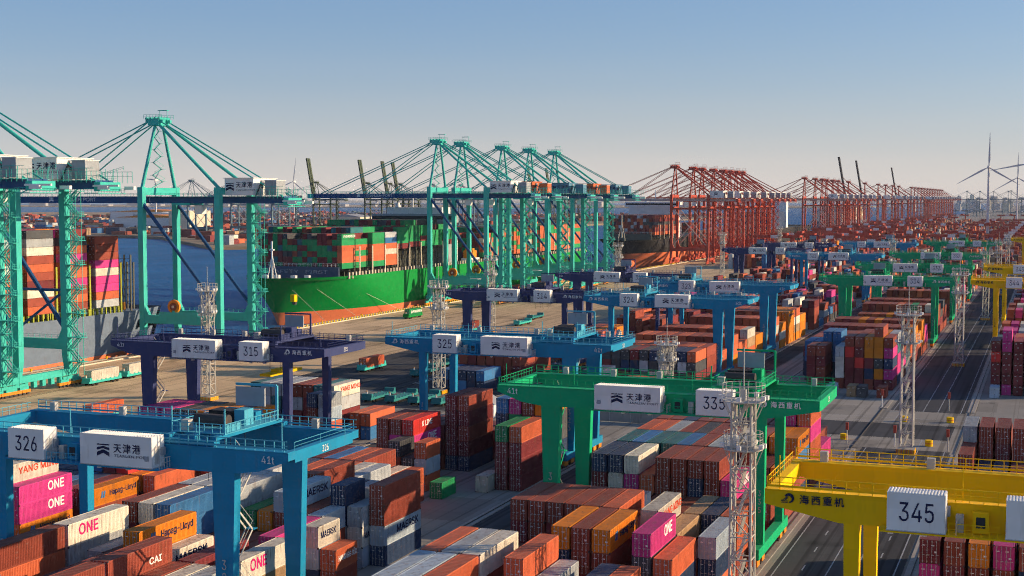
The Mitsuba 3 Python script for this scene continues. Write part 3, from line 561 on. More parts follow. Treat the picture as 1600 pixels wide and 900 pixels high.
# ------------------------------------------------------------------ ships
def hull(root, yd, yw, ys, cx, B, zb, zk, zd, ctop, cboot, stern_run=14):
    zs = [zb, (zb + zk) / 2, zk, zk + .25 * (zd - zk), zk + .5 * (zd - zk), zk + .75 * (zd - zk), zd]
    rings = []
    for z in zs:
        f = (z - zb) / (zd - zb); stem = yw + (yd - yw) * f ** 1.15; Le = 90 + (44 - 90) * f ** 1.1; run = 70 + (stern_run - 70) * f ** .7
        st = []
        for t in np.concatenate([np.linspace(0, 1, 18) ** 1.6]): st.append((stem + t * Le, (1 - (1 - t) ** (1.75 + .9 * f)) ** (.80 - .12 * f)))
        for t in np.linspace(0, 1, 12)[1:]: st.append((stem + Le + t * (ys - run - stem - Le), 1.0))
        for t in np.linspace(0, 1, 8)[1:]: st.append((ys - run + t * run, 1 - (.42 - .22 * f) * t ** 1.8))
        rings.append([(cx - b * B / 2, y, z) for y, b in st[::-1]] + [(cx + b * B / 2, y, z) for y, b in st])
    R = np.array(rings); n = R.shape[1]; i = np.arange(n - 1)
    def band(a, b, c, name):
        v = R[a:b + 1].reshape(-1, 3); f = []
        for k in range(b - a):
            o = k * n; f.append(np.stack([o + i, o + n + i + 1, o + i + 1], 1)); f.append(np.stack([o + i, o + n + i, o + n + i + 1], 1))
            f.append(np.array([[o + n - 1, o, o + n], [o + n - 1, o + n, o + 2 * n - 1]])[:, ::-1])
        mb = MB(); mb.raw(v, np.vstack(f)[:, ::-1], c); part(root, name, mikit.ply(mb.arr(), 'paint', smooth=True, uv=np.vstack(mb.u)))
    band(0, 2, cboot, 'boot_top'); band(2, 6, ctop, 'hull')
    h = n // 2; top = R[-1].copy(); top[:, 2] = zd - 1.3; f = []
    for k in range(h - 1): f += [[k, k + 1, n - 2 - k], [k, n - 2 - k, n - 1 - k]]
    mb = MB(); mb.raw(top, np.array(f)[:, ::-1], 'lash' if ctop != 'hullgrey' else 'hullgrey'); part(root, 'deck', mb)
CONT = []                                                             # every container: x, y, z, L, colour, mark, block, column, row, tier
def add_cont(x, y, z, L, code, blk, col, row, tier, top, h=2.9): CONT.append((x, y, z, L, code, blk, col, row, tier, top, h))
def lash_bridge(root, y, x0, x1, z0, z1, c, lit):
    mb = MB(); n = int((x1 - x0) / 2.55)
    for k in range(n + 1):
        x = x0 + k * (x1 - x0) / n; mb.box(x - .16, y - .35, z0, x + .16, y + .35, z1, lit if k in (0, n) else c)
    for z in np.arange(z0 + 2.6, z1 + .1, 2.6): mb.box(x0, y - .45, z - .12, x1, y + .45, z, c)
    for k in range(0, n, 4):
        a = x0 + k * (x1 - x0) / n; b_ = x0 + (k + 1) * (x1 - x0) / n; mb.beam((a, y, z0), (b_, y, z1), .15, .15, c); mb.beam((b_, y, z0), (a, y, z1), .15, .15, c)
    part(root, 'lashing_bridge', mb)
def deck_bay(blk, y, xl, xr, z0, star, row, pal, height=None, front=False, L=12.19):
    """star: the tiers of the starboard column from top to bottom; the other rows of the bay are filled to about the same height."""
    n = len(star); nr = int((xr - xl) / 2.52); r2 = random.Random(hash(blk) % 97 + row * 31)
    r2 = random.Random(sum(map(ord, blk)) + row * 31)
    for k, c in enumerate(star[::-1]):
        if c != '.': add_cont(xr - 2.44, y, z0 + k * 2.6, L, c, blk, 0, row, k, k == n - 1, 2.59)
    for j in range(1, nr):
        m = (height if height is not None else n) - (1 if r2.random() < .25 else 0)
        for k in range(m): add_cont(xr - 2.44 - 2.52 * j, y, z0 + k * 2.6, L, r2.choice(pal), blk, j, row, k, k == m - 1, 2.59)

# grey ship at the left
s1 = number('container_ship'); tag(s1, 'grey hulled container ship at the left edge with pink and orange containers', 'container ship')
hull(s1, -40, 10, 414, -313.6, 50, WZ - 1, 1.0, 14.5, 'hullgrey', 'boot', 26)
palL = 'rrmmsspkkwggon'
bay_cols = ['kgrsrsprr', 'kgrrwrsrmr', 'kgwrsrmwrs', 'mkspssprsr', 'rrrpwppsg']
yb = 308
for r_, cols in enumerate(bay_cols):
    deck_bay('grey ship', yb, -337, -289.6, 16.6, cols, r_, palL, height=10 if r_ < 4 else 9)
    yb += 16.2
for y in np.arange(304.6, 389, 16.2): lash_bridge(s1, y, -337, -289.2, 14.5, 31.0, 'lime', 'lime')
mb = MB()
for y in np.arange(300, 384, 2.2): mb.box(-289.5, y, 14.4, -288.9, y + .5, 16.6, 'lime')
labels[part(s1, 'deck_rail', mb)] = {'kind': 'stuff'}
for y in (400.5, 409): lash_bridge(s1, y, -333, -296 - (y - 400) * .6, 13.5, 33.0 if y < 405 else 30, 'lash', 'lash')
for y in (396, 402, 407): part(s1, 'mooring_opening', MB().box(-290.6, y, 8.5, -288.2, y + 1.6, 11.2, 'black'))
mb = MB(); mb.tube((-291, 388, 15), (-291, 388, 17.5), 1.2, 'orange', 10); part(s1, 'winch', mb)
mb = MB(); mb.box(-301, 352, 14.5, -298, 354, 24, 'yellow'); mb.box(-302, 350, 18, -297, 356, 18.5, 'yellow'); mb.beam((-300, 353, 24), (-296, 353, 16), .5, .5, 'yellow'); part(s1, 'deck_crane', mb)
# green ship in the middle
s2 = number('container_ship'); tag(s2, 'bright green container ship with orange waterline and white lettering on its bow', 'container ship')
hull(s2, 519, 530, 897, -314, 51, WZ - 1, 2.7, 18.2, 'hullgreen', 'boot')
palG = 'vvvvmmmrtvkm'
mb = MB(); mb.box(-336, 544.4, 16.5, -292.5, 545.2, 22.2, 'breakwater'); mb.rail((-336, 544.6, 22.2), (-292.5, 544.6, 22.2), 'white', 1.4, 2.0, .1)
for x in np.arange(-335, -292, 3.4): mb.box(x, 545.2, 16.5, x + .4, 547, 22.0, 'breakwater')
part(s2, 'breakwater', mb)
mb = MB(); text_to(mb, 'SAFETY   FIRST', 's', (-327.5, 544.35, 19.2), 1.5, 'roofgrey', 1.9); part(s2, 'breakwater_lettering', mb)
mb = MB(); text_to(mb, 'EVER GLOBE', 'e', (-293.4, 552, 14.6), 1.7, 'white_ink', 1.15); part(s2, 'bow_lettering', mb)
mb = MB(); mb.tube((-314, 524, 17), (-314, 524, 34), .45, 'white', 8).beam((-316.5, 524, 17), (-314, 524, 28), .3, .3, 'white').beam((-311.5, 524, 17), (-314, 524, 28), .3, .3, 'white').box(-315, 523.4, 30, -313, 524.6, 30.6, 'white'); part(s2, 'fore_mast', mb)
mb = MB(); mb.box(-303.2, 520.5, 8.2, -301.2, 523, 11.2, 'yellow'); mb.box(-302.6, 521, 7, -301.0, 522.4, 8.2, 'frame'); part(s2, 'anchor', mb)
for x, y in ((-322, 529), (-318, 532), (-309, 531), (-304, 534), (-326, 535)): part(s2, 'windlass', MB().box(x, y, 16.9, x + 2.4, y + 1.6, 18.9, 'white').tube((x, y + .8, 18.2), (x + 2.4, y + .8, 18.2), .7, 'zinc', 8))
mb = MB()
for y in np.arange(548, 890, 3.2): mb.box(-289.6, y, 17, -289.1, y + .8, 19.8, 'cream')
labels[part(s2, 'deck_stanchion', mb)] = {'kind': 'stuff'}
bays = [(547.5, 'EEsssE', 6), (560.6, '..EsEsE', 7), (573.2, 'EEsssE', 6), (586.4, 'gbswss', 6), (599.5, 'EEvm', 4)]
for r_, (y, st, h_) in enumerate(bays): deck_bay('green ship', y, -336 if r_ == 0 else -338, -292.4 if r_ < 2 else -290.2, 21.2 if r_ < 4 else 28.5, st.replace('..', ''), r_, palG, height=h_ if r_ != 2 else 7)
for y in (559.9, 572.6, 585.8, 599.0, 612.4, 625.5, 638.6, 651.8): lash_bridge(s2, y, -338, -290.0, 17, 31.0, 'lash', 'cream')
for r_, (y, st, h_) in enumerate([(612.8, 'Evvm', 5), (626, 'vEmv', 5), (639.2, 'EEv', 5), (652.4, 'Evm', 4)]): deck_bay('green ship', y, -338, -290.2, 29, st, 5 + r_, palG, height=h_)
yb = 706.5
for r_, st in enumerate(('swssE', 'EsEss', 'ssEssE', 'EssEss', 'sEssEs', 'ssEwss', 'EsEsEs', 'sssEss', 'EEssss', 'sEssEs', 'ssssEs', 'EssEss', 'sEsssE')):
    deck_bay('green ship', yb, -338, -290.2, 20.5, st, 10 + r_, palG, height=len(st))
    if r_ % 2 == 1: lash_bridge(s2, yb - .6, -338, -290.0, 17, 31.0, 'lash', 'cream')
    yb += 13.2
mb = MB()
mb.box(-331, 668, 17, -297, 681, 40, 'roofgrey'); part(s2, 'superstructure', mb)
mb = MB(); mb.box(-338, 667, 40, -290.6, 674, 44.5, 'roofgrey'); mb.box(-337.6, 666.9, 41.6, -291, 667.0, 43.4, 'glass'); mb.box(-330, 669, 44.5, -298, 680, 48, 'white'); part(s2, 'bridge', mb)
part(s2, 'radar_dome', MB().tube((-305, 672, 48), (-305, 672, 50), 1.4, 'white', 12, .7)); part(s2, 'radar_dome', MB().tube((-325, 672, 48), (-325, 672, 50.4), 1.6, 'white', 12, .8))
part(s2, 'radar_mast', MB().tube((-317, 674, 48), (-317, 674, 58), .35, 'white', 8).box(-319, 673.6, 54, -315, 674.4, 54.5, 'white'))
mb = MB()
for x in (-296, -302):
    mb.beam((x, 684, 17), (x, 684, 36), .7, .7, 'white'); mb.beam((x, 684, 36), (x, 690, 30), .6, .6, 'white')
mb.beam((-296, 684, 24), (-302, 684, 36), .5, .5, 'white'); mb.beam((-302, 684, 24), (-296, 684, 36), .5, .5, 'white'); part(s2, 'stores_crane', mb)
part(s2, 'deck_house', MB().box(-296, 690, 17, -291, 704, 20.5, 'white')); part(s2, 'lifeboat', MB().box(-295, 690.5, 20.6, -292, 702, 24.5, 'orange').box(-294.6, 692, 24.5, -292.4, 700, 25.6, 'orange'))
for i, (a, b_) in enumerate((((-294.2, 549, 16), (-285.2, 588, 1.0)), ((-301, 534, 15), (-285.2, 546, 1.0)), ((-306, 527, 13), (-285.2, 518, 1.0)))):
    k = number('mooring_rope'); put(k, MB().tube(a, b_, .09, 'cream', 5)); tag(k, ('long', 'middle', 'short')[i] + ' pale mooring rope from the green bow down to the quay', 'rope', 'mooring ropes of the green ship')
# black ship under the red cranes
s3 = number('container_ship'); tag(s3, 'black container ship riding high with red underwater hull and bulbous bow', 'container ship')
hull(s3, 1032, 1072, 1420, -312.5, 46, WZ - 1, 9.5, 20.5, 'hullblack', 'boot')
sp = trimesh.creation.icosphere(3, 1.0); sp.apply_scale([4.6, 15, 5.4]); sp.apply_translation([-312.5, 1072, 1.2]); mb = MB(); mb.raw(sp.vertices, sp.faces, 'boot'); part(s3, 'bulb', mikit.ply(mb.arr(), 'paint', smooth=True, uv=np.vstack(mb.u)))
mb = MB(); mb.box(-332, 1064, 19, -293, 1065, 25.0, 'lash'); mb.rail((-332, 1064, 25), (-293, 1064, 25), 'zinc', 1.4, 3, .15); part(s3, 'breakwater', mb)
mb = MB(); mb.tube((-312, 1046, 20), (-312, 1046, 40), .6, 'cream', 8, .3).beam((-315, 1046, 20), (-312, 1046, 34), .4, .4, 'cream').beam((-309, 1046, 20), (-312, 1046, 34), .4, .4, 'cream'); part(s3, 'fore_mast', mb)
mb = MB(); mb.box(-318, 1034, 20, -306, 1036, 22.5, 'lash'); part(s3, 'windlass', mb)
for r_ in range(8): deck_bay('black ship', 1066 + 14 * r_ + (40 if r_ > 4 else 0), -334, -290.5, 24, 'rmkrms'[:6 if r_ < 5 else 3], r_, 'rrmmkkrgs', height=6 if r_ < 5 else 3)
for r_ in range(6): lash_bridge(s3, 1080 + 14 * r_, -334, -290.2, 20, 32, 'lash', 'cream')
mb = MB(); mb.box(-334, 1140, 20, -291, 1152, 46, 'white'); mb.box(-337, 1139, 46, -289, 1153, 50, 'white'); mb.box(-336, 1138.9, 47.4, -290, 1139, 49, 'glass'); part(s3, 'superstructure', mb)
mb = MB(); mb.tube((-312, 1146, 50), (-312, 1146, 60), .5, 'white', 8); part(s3, 'radar_mast', mb); part(s3, 'radar_dome', MB().tube((-320, 1146, 50), (-320, 1146, 52.6), 1.6, 'white', 10, .8))
# fourth ship, far, partly hidden behind the second red group
s4 = number('container_ship'); tag(s4, 'far dark hulled container ship behind the second group of red cranes', 'container ship')
hull(s4, 1500, 1535, 1850, -312.5, 46, WZ - 1, 2.0, 19, 'hullblack', 'boot')
mb = MB(); mb.box(-334, 1560, 19, -291, 1640, 38, 'n'); part(s4, 'cargo_hold_stack', mb)
mb = MB(); mb.box(-334, 1655, 19, -291, 1668, 50, 'white'); part(s4, 'superstructure', mb); part(s4, 'fore_mast', MB().tube((-312, 1540, 19), (-312, 1540, 36), .6, 'white', 8, .3))
s5 = number('container_ship'); tag(s5, 'farthest container ship with pale decks beside the third red crane group', 'container ship')
hull(s5, 2080, 2110, 2440, -312.5, 46, WZ - 1, 2.0, 19, 'hullgrey', 'boot')
for k in range(9): part(s5, 'deck_cargo', MB().box(-334, 2130 + k * 30, 19, -291, 2156 + k * 30, 32 + (k * 5) % 9, 'wgarswgyw'[k]))

# ------------------------------------------------------------------ container stacks
B31 = [X31 + 8.5 + 1.0 + 2.66 * i for i in range(11)]
B32 = [-115.4 + 2.63 * i for i in range(11)]
B33 = [-67.2 + 2.60 * i for i in range(11)]
B34 = [-13.6 + 2.80 * i for i in range(9)]
YARD = {
 # block: (columns, row number -> (y, length, "stack stack ..."), each stack bottom tier first, '.' = none
 'navy': (B31, [
  (140, 12.19, 'rmr rrs mrr rmr rmn mrrs . . . . .'), (153, 12.19, 'rrr rsr mrr rmr mnr rrm rrr . . . .'),
  (166.5, 12.19, 'rrm mrr rnr mnr rmm rrm rmpY OPP . . .'),
  (180, 12.19, 'rr mr rm mn nn nb mn rm rO . .'), (193, 12.19, 'nm rn nn bn mnb nnb mrm nrq rO rs .'),
  (206, 12.19, 'mr rm mn rr nn nm mk rr mn rs rr'), (224.5, 12.19, 'rrpp rmmp mpnp mrkk nnkk rrno rnoO rrrn mroO rrs .'),
  (265.5, 12.19, 'nngt rngg nntg nbng rmgr rmmr rsyt nmgY . . .'),
  (253, 6.06, '. . . . . . . . nrrn csag .'), (267, 12.19, '. . . . . . . . . rs Cs'), (279.5, 12.19, 'rr rm mr rn . . . . . . .'),
  (345, 12.19, '. . . . nb nn bn nn nb . .'), (358.5, 12.19, '. . . . rmr rrm mrr rmr rrr mrr rmr'), (371.5, 12.19, '. . . . . rmr rrm mrs rmr rrm mrr'),
  (425, 12.19, '. . . . . . r rs mr rsr rss'), (438, 12.19, '. . . . . . rm rro rrr rsO oos'), (451, 12.19, '. . . . . rr mr rsr rrr rso roO'),
  (520, 12.19, '. . . rr rs mrr rr r rr mr r'), (533, 12.19, '. . rr rm ms rr r rs rr rm s'), (560, 12.19, 'r rm rs r mr rr rn r s rr rm')]),
 'blue': (B32, [
  (113.6, 12.19, '. mrr rrm mrr rrO . rsrM . . . .'), (126.4, 12.19, 'rrsr gw mr mmm rm nag srrM rrM grw rrg .'),
  (139.2, 12.19, 'rggW gg gng rr mrOO rgD gr grm gy . .'), (141.3, 12.19, '. . . . . . . . . gyW .'), (153.2, 12.19, 'mrmr kkrw nnbb rr rs rr nr rm mUP . .'), (160, 6.06, '. . . . . . . . . naD rS'),
  (165.8, 12.19, 'rmgg rmgg mnag rrgg nrv rrO mrrA rrM gra . .'), (178.4, 12.19, 'nnbs rmgg nmng rrm rors oorr ran nag . . .'), (172.6, 6.06, '. . . . . . . . ggnn aDg .'), (174.5, 12.19, '. . . . . . . . . . nArr'),
  (191.2, 12.19, 'rmn rrm nmr nrs mrD rad aD . . . .'), (204, 12.19, 'rrm mrb nrs nnr mD rs . . . . .'), (218, 6.06, '. . . . . . v . . . .'),
  (223, 6.06, 'mm nr mrk nk sas . . . . . .'), (229, 12.19, 'rmrr mmPr mnPK . . . . . . mmmv mmms'), (226, 6.06, '. . . . . . . . w . .'),
  (242.5, 12.19, 'mrn nnm rmm nmmmm nmrmr . . kmanb vknvp mnkmr mnkkO'), (256, 12.19, 'rr rm nn rm mr rn . nm knb mmp nn'),
  (335, 12.19, '. nn rmn mrn rr sr rs . . . .'), (347, 6.06, '. . . . . sr ss nr . . .'), (360, 12.19, 'nkn knmk nmkk kmnk nknm nkgk kwkn ntgk gmkn mkgn nmks'),
  (373, 12.19, 'rmkr rnmm mkrr nmks rnrr kmrs mnrr rkmr nrks rnms rmrr'), (386, 12.19, 'rrm mrr rsr mnr rrs mrg rrw rsr mrr rsS rrS'),
  (402, 12.19, 'rrrs rmrs mrrr nrrs rrmr mrrs rrsr nmrr rrsr ssrs sOss'), (415, 12.19, 'mrr rrm rsr nrr rro rrr mrr rsr rrm ssr sss'), (428, 12.19, 'rrrr mrrr rrsr rmrr rsrr nrrs mrsr rrrs rsrs ssrs ssyw'),
  (441, 12.19, 'rrr rmr mrr rsr rrn rrr mrs rrr rsr rro ooO'), (470, 12.19, 'rrrr rmrr mrrr rsro rrmr rsrr mrrr rsrs rrrs ssrs gswS'), (483, 12.19, 'rrr mrr rmr rsr rrr rsr mrs rrr oss rsO owO'),
  (500, 12.19, 'rrrr mrrr rrro rsrr rrmr rrrs rsrr ssrr rsro ooro ooOO'), (513, 12.19, 'rrrr rrmr rsrr rrrs mrrr rrrr rsrr rrso rrso ossO oywS'), (526, 12.19, 'rrr rmr rsr rrr mrr rrs rsr rrr rso oso ooO')]),
 'green': (B33, [
  (131.6, 12.19, 'rrga rrka rrrs rmr rrg rrr mrs rrr mrg . .'), (144.2, 12.19, 'rrrs rrrg rrrX m rmrs mrg rr rrn rms rr .'), (160.6, 12.19, 'mr . . . rrnO mmrr mmrO . mnkP rns .'),
  (173.2, 12.19, 'rmmr rmrr rrmr rprr mrrr rmrs rrr rrmY rry sr sna'), (186, 12.19, 'rr mr rr rm rrn mr rr nb rry ssn rss'), (198.5, 12.19, 'rr rm mn rr mr rr nr rm rs rr .'),
  (209.5, 12.19, 'rmmn rmwn rnpX rms mnrr nmrr rmnr rmrr npP rm mr'), (222.5, 12.19, 'rntt nmtb rttt rmtt mntb rrrr rmtg mntg rmrr rrm rrO'), (235, 12.19, 'rrms rmrs rmrg rmrr rmnk mmrr rrmr rmrw rrrr rmrO nrbO'),
  (248, 12.19, 'rrmr rmrr mrrn rrmr rmrr nrrm rrmr rmrr rmrr rrrpp rrsps'), (261, 12.19, 'rrm rmr mrr rrm rmr nrr rrm rmr rmr rr rp'), (274, 12.19, 'rr rm mr rr rm nr rr rm rm rr .'),
  (372, 6.06, '. . . . . a . y k . r'),
  (388, 12.19, '. . mmmr mrmr . rwwg mmmqr mmqmr rnmoo mokoor mpnpr'), (400.6, 12.19, '. nnbb nnbb nmnbb nnbbb rmmr mrmr mmrrr mroor rmroo npPtg'), (413.5, 12.19, 'nnm mrnr mrmr rmrr mrrr rmrr rmrr mrrr rrmr rmrr rpr'),
  (426.5, 12.19, 'rrm mrrm rmrr mmrr mrmr rrmr mror mrkm rmrm mrpp ntkn'), (440, 12.19, 'mrr rmm rrm mrm rmr mrm rmm mkr mmr rmr rss'), (453, 12.19, 'rmrm mrmm mrrm mrmr rmmr mrrr rrrr rrmr mrrr rnrr mrOO'),
  (466, 12.19, 'rmr mrm rmm mrr mrr rrr mrp rwr rmr rsr rso'), (479, 12.19, 'rmmr mrmm rrmr rmro rmmr rrso rmsr rrmr rmrr rrrs roOO'), (492, 12.19, 'mmr rmr rrm rmm mrr rrp mrp rmr mrr rsr rpp'),
  (540, 12.19, 'rmr mrr rms rmr rro rmr mwr rrm rrr nrr rmr'), (553, 12.19, 'rmrr mrrm rmsr rmrr rror rmrs mwrr rrmv rrrr nrrw rmrr'), (566, 12.19, 'rmr mrr rms rmr rrt rmr mwr rrm rrr nrg rmk'),
  (579, 12.19, 'rmrr mrrm rmsr rmrr rror rmrs mwrr rrmr rrrr nrrr rmrk'), (592, 12.19, 'rmr mrr rms rmr rro rmr mwr rrm rrr nrr rmr'), (640, 12.19, 'rmrr mrrm rmsr rmrr rrrr rmrs mrrr rrmr rrrr nrrr rmrr')]),
 'yellow': (B34, [
  (170, 12.19, 'rmpm mrmr rmrO nmrp rmnr mrr . . .'), (183, 12.19, 'rmm mrr rmr rrn mrm rmr rr . .'), (196, 12.19, 'rm mr rm rr mr rm rr . .'), (246, 12.19, 'rmr mn mn mm mn rm . . .'),
  (259, 12.19, 'rmrg mrrr rrmr rmrr rmmr mrrr rr . .'), (272, 12.19, 'mm rmr rrr rm mr rm . . .'),
  (383, 6.06, 'a . . . . . . . .'), (389.6, 12.19, 'mmmqm pmmmpp mmmmm nmmmr mrmrr rmrmr rrm . .'), (402, 12.19, 'mmmr rmmmr rmmrs mrmmr rmrmw mrrmr mrm . .'), (415, 12.19, 'mrm rmrp mrmm rmrw mrmr rmr mr . .'),
  (428, 12.19, 'mrmt rmrp mrmt rmrw mrmr rmrp mr . .'), (441, 12.19, 'mrm rmr mrm rmg mrr rmr mr . .'), (454, 12.19, 'mrmm rmrp mrmg rmrr mrmr rmrr mr . .'), (467, 12.19, 'mrm rmr mrm rmw mrr rmr mr . .'),
  (480, 12.19, 'mrms rmrp mrmw rmrr mrmr rmrr mr . .'), (540, 12.19, 'mrmr rmrp mrmr rmrr mrmr rmrr . . .'), (553, 12.19, 'mrm rmp mrm rmr mrm rmr . . .'), (566, 12.19, 'mrmr rmrw mrmr rmrr mrmr rmrr . . .'), (640, 12.19, 'mrm rmp mrm rmr mrm rmr . . .')])}
for blk, (cols, rows) in YARD.items():
    for r_, (y, L, line_) in enumerate(rows):
        for c_, st in enumerate(line_.split()):
            if st == '.': continue
            jit = rng.uniform(-.06, .06)
            for t_, code in enumerate(st): add_cont(cols[c_] + jit, y + rng.uniform(-.05, .05), .03 + t_ * 2.9, L, code, blk, c_, r_, t_, t_ == len(st) - 1, 2.88)
fr = random.Random(5)                                                     # the yard beyond
for blk, cols, ys in (('far navy', B31, (list(range(580, 770, 13)) + list(range(805, 1000, 13)))), ('far blue', B32, (list(range(560, 700, 13)) + list(range(740, 1000, 13)))), ('far green', B33, (list(range(653, 740, 13)) + list(range(768, 1000, 13)))), ('far yellow', B34, list(range(660, 1040, 13)))):
    for r_, y in enumerate(ys):
        for c_, x in enumerate(cols[:11]):
            for t_ in range(fr.choice((0, 1, 2, 3, 3, 4))): add_cont(x, y, .03 + t_ * 2.9, 12.19, fr.choice("rrrrmmmmsspgwnbk"), blk, c_, r_, t_, False, 2.88)

BASE = {'P': 'p', 'W': 'w', 'O': 'o', 'A': 'a', 'D': 'w', 'Y': 'w', 'U': 'g', 'S': 's', 'C': 'b', 'K': 'q', 'E': 'v', 'M': 'r', 'H': 'w', 'X': 'w', 'c': 'b', 'd': 'g'}
MARK = {'P': [('ONE', .52, .40, 1.35, 'white_ink', 1.0)], 'W': [('ONE', .16, .40, 1.35, 'mag_ink', 1.0)], 'O': [('#', .18, .42, 1.1, 'ink', 1), ('Hapag-Lloyd', .36, .42, .85, 'ink', .95)], 'A': [('MAERSK', .32, .42, 1.05, 'ink', 1.25)],
        'D': [('MAERSK', .30, .42, 1.0, 'ink', 1.25)], 'Y': [('YANG MING', .24, .42, 1.0, 'red_ink', 1.15)], 'U': [('YANG MING', .24, .42, 1.0, 'ink', 1.15)], 'S': [('HAMBURG SÜD', .20, .42, .85, 'white_ink', 1.0)],
        'C': [('SINOKOR', .28, .38, .95, 'white_ink', 1.1)], 'K': [('K LINE', .30, .42, .95, 'white_ink', 1.1)], 'E': [('EVERGREEN', .12, .36, 1.05, 'white_ink', 1.35)], 'M': [('CAI', .62, .22, .75, 'white_ink', 1.3)]}
def cont_frame(L, c, var, h):
    mb = MB(); W = 2.44; a = .13
    for x in (0, W - a):
        for y in (0, L - a): mb.box(x, y, 0, x + a, y + a, h, c, var)
        mb.box(x, a, h - .12, x + a, L - a, h, c, var); mb.box(x, a, 0, x + a, L - a, .17, c, var)
    for y in (0, L - a): mb.box(a, y, h - .14, W - a, y + a, h, c, var); mb.box(a, y, 0, W - a, y + a, .16, c, var)
    for x in (-.012, W - .168):
        for y in (-.012, L - .168):
            for z in (-.002, h - .128): mb.box(x, y, z, x + .18, y + .18, z + .13, 'frame', var)
    return mb
def cont_wall(L, c, var, h, east):
    ys, xs = [.13], [0.0]; y = .13
    while y + .29 < L - .13:
        for dy, d in ((.07, 0), (.035, .045), (.07, .045), (.035, 0)):
            y += dy; ys.append(y); xs.append(d)
        y += .07; ys.append(y); xs.append(0.0)
    ys.append(L - .13); xs.append(0.0)
    X = np.array([2.425 - d if east else .015 + d for d in xs]); Y = np.array(ys); n = len(X)
    v = np.vstack([np.stack([X, Y, 0 * X + .16], 1), np.stack([X, Y, 0 * X + h - .11], 1)]); i = np.arange(n - 1)
    f = np.vstack([np.stack([i, i + 1, i + n + 1], 1), np.stack([i, i + n + 1, i + n], 1)])
    return MB().raw(v, f if east else f[:, ::-1], c, var)
def cont_roof(L, c, var, h):
    mb = MB(); mb.box(.13, .13, h - .14, 2.31, L - .13, h - .035, c, var)
    for y in np.arange(.5, L - .6, .55): mb.box(.2, y, h - .035, 2.24, y + .28, h - .012, c, var)
    return mb
def cont_door(c, var, h, left):
    mb = MB(); x0, x1 = (.135, 1.205) if left else (1.235, 2.305)
    mb.box(x0, .045, .165, x1, .12, h - .145, c, var)
    for z in (.55, 1.15, 1.75, 2.3): mb.box(x0 + .06, .02, z - .06, x1 - .06, .045, z + .06, c, var)
    for dx in (.26, .78):
        mb.tube((x0 + dx, .0, .06), (x0 + dx, .0, h - .06), .032, 'zinc', 5)
        mb.box(x0 + dx - .09, -.03, 1.0, x0 + dx + .28, .0, 1.07, 'zinc')
        for z in (.2, h - .25): mb.box(x0 + dx - .07, -.03, z, x0 + dx + .07, .03, z + .09, 'zinc')
    mb.box(x0 + .15, .03, h - .75, x0 + .55, .044, h - .55, 'white_ink'); mb.box(x0 + .55, .03, 1.3, x0 + .85, .044, 1.5, 'white_ink') if not left else None
    return mb
def cont_back(L, c, var, h): return MB().box(.13, L - .1, .16, 2.31, L - .03, h - .14, c, var)
def cont_simple(L, c, var, h):
    mb = MB(); W = 2.44
    mb.box(.03, .03, .05, W - .03, L - .03, h - .03, c, var)
    for x in (0, W - .12):
        for y in (0, L - .12): mb.box(x, y, 0, x + .12, y + .12, h, c, var)
    for x in (.45, .95, 1.5, 2.0): mb.box(x - .025, -.01, .1, x + .025, .03, h - .1, c, 0.0)
    mb.box(1.19, -.012, .1, 1.25, .03, h - .1, 'frame'); mb.box(.3, -.015, h - .75, .75, .03, h - .5, 'zinc', var); mb.box(1.6, -.015, h - .6, 2.1, .03, h - .42, 'zinc', var); mb.box(.95, -.015, 1.0, 1.15, .03, 1.3, 'zinc', var)
    mb.box(.04, -.012, h - .14, W - .04, .03, h - .03, c, 0.0)
    return mb
_cc = {}
def cached(fn, *a):
    k = (fn.__name__,) + a
    if k not in _cc: _cc[k] = fn(*a).ply()
    return _cc[k]
WORD = {'r': 'rust red', 'm': 'dark maroon', 'o': 'orange', 'p': 'magenta', 'w': 'cream white', 'g': 'light grey', 'a': 'grey blue', 'b': 'blue', 'n': 'navy', 't': 'dark teal', 'v': 'green', 'y': 'tan', 's': 'salmon red', 'k': 'charcoal', 'q': 'bright red'}
NTH = ORD + ['twenty-first', 'twenty-second', 'twenty-third', 'twenty-fourth', 'twenty-fifth', 'twenty-sixth', 'twenty-seventh', 'twenty-eighth', 'twenty-ninth', 'thirtieth']
def occupied(i, dx):                                                     # is there a neighbour at the east side?
    return i in _east
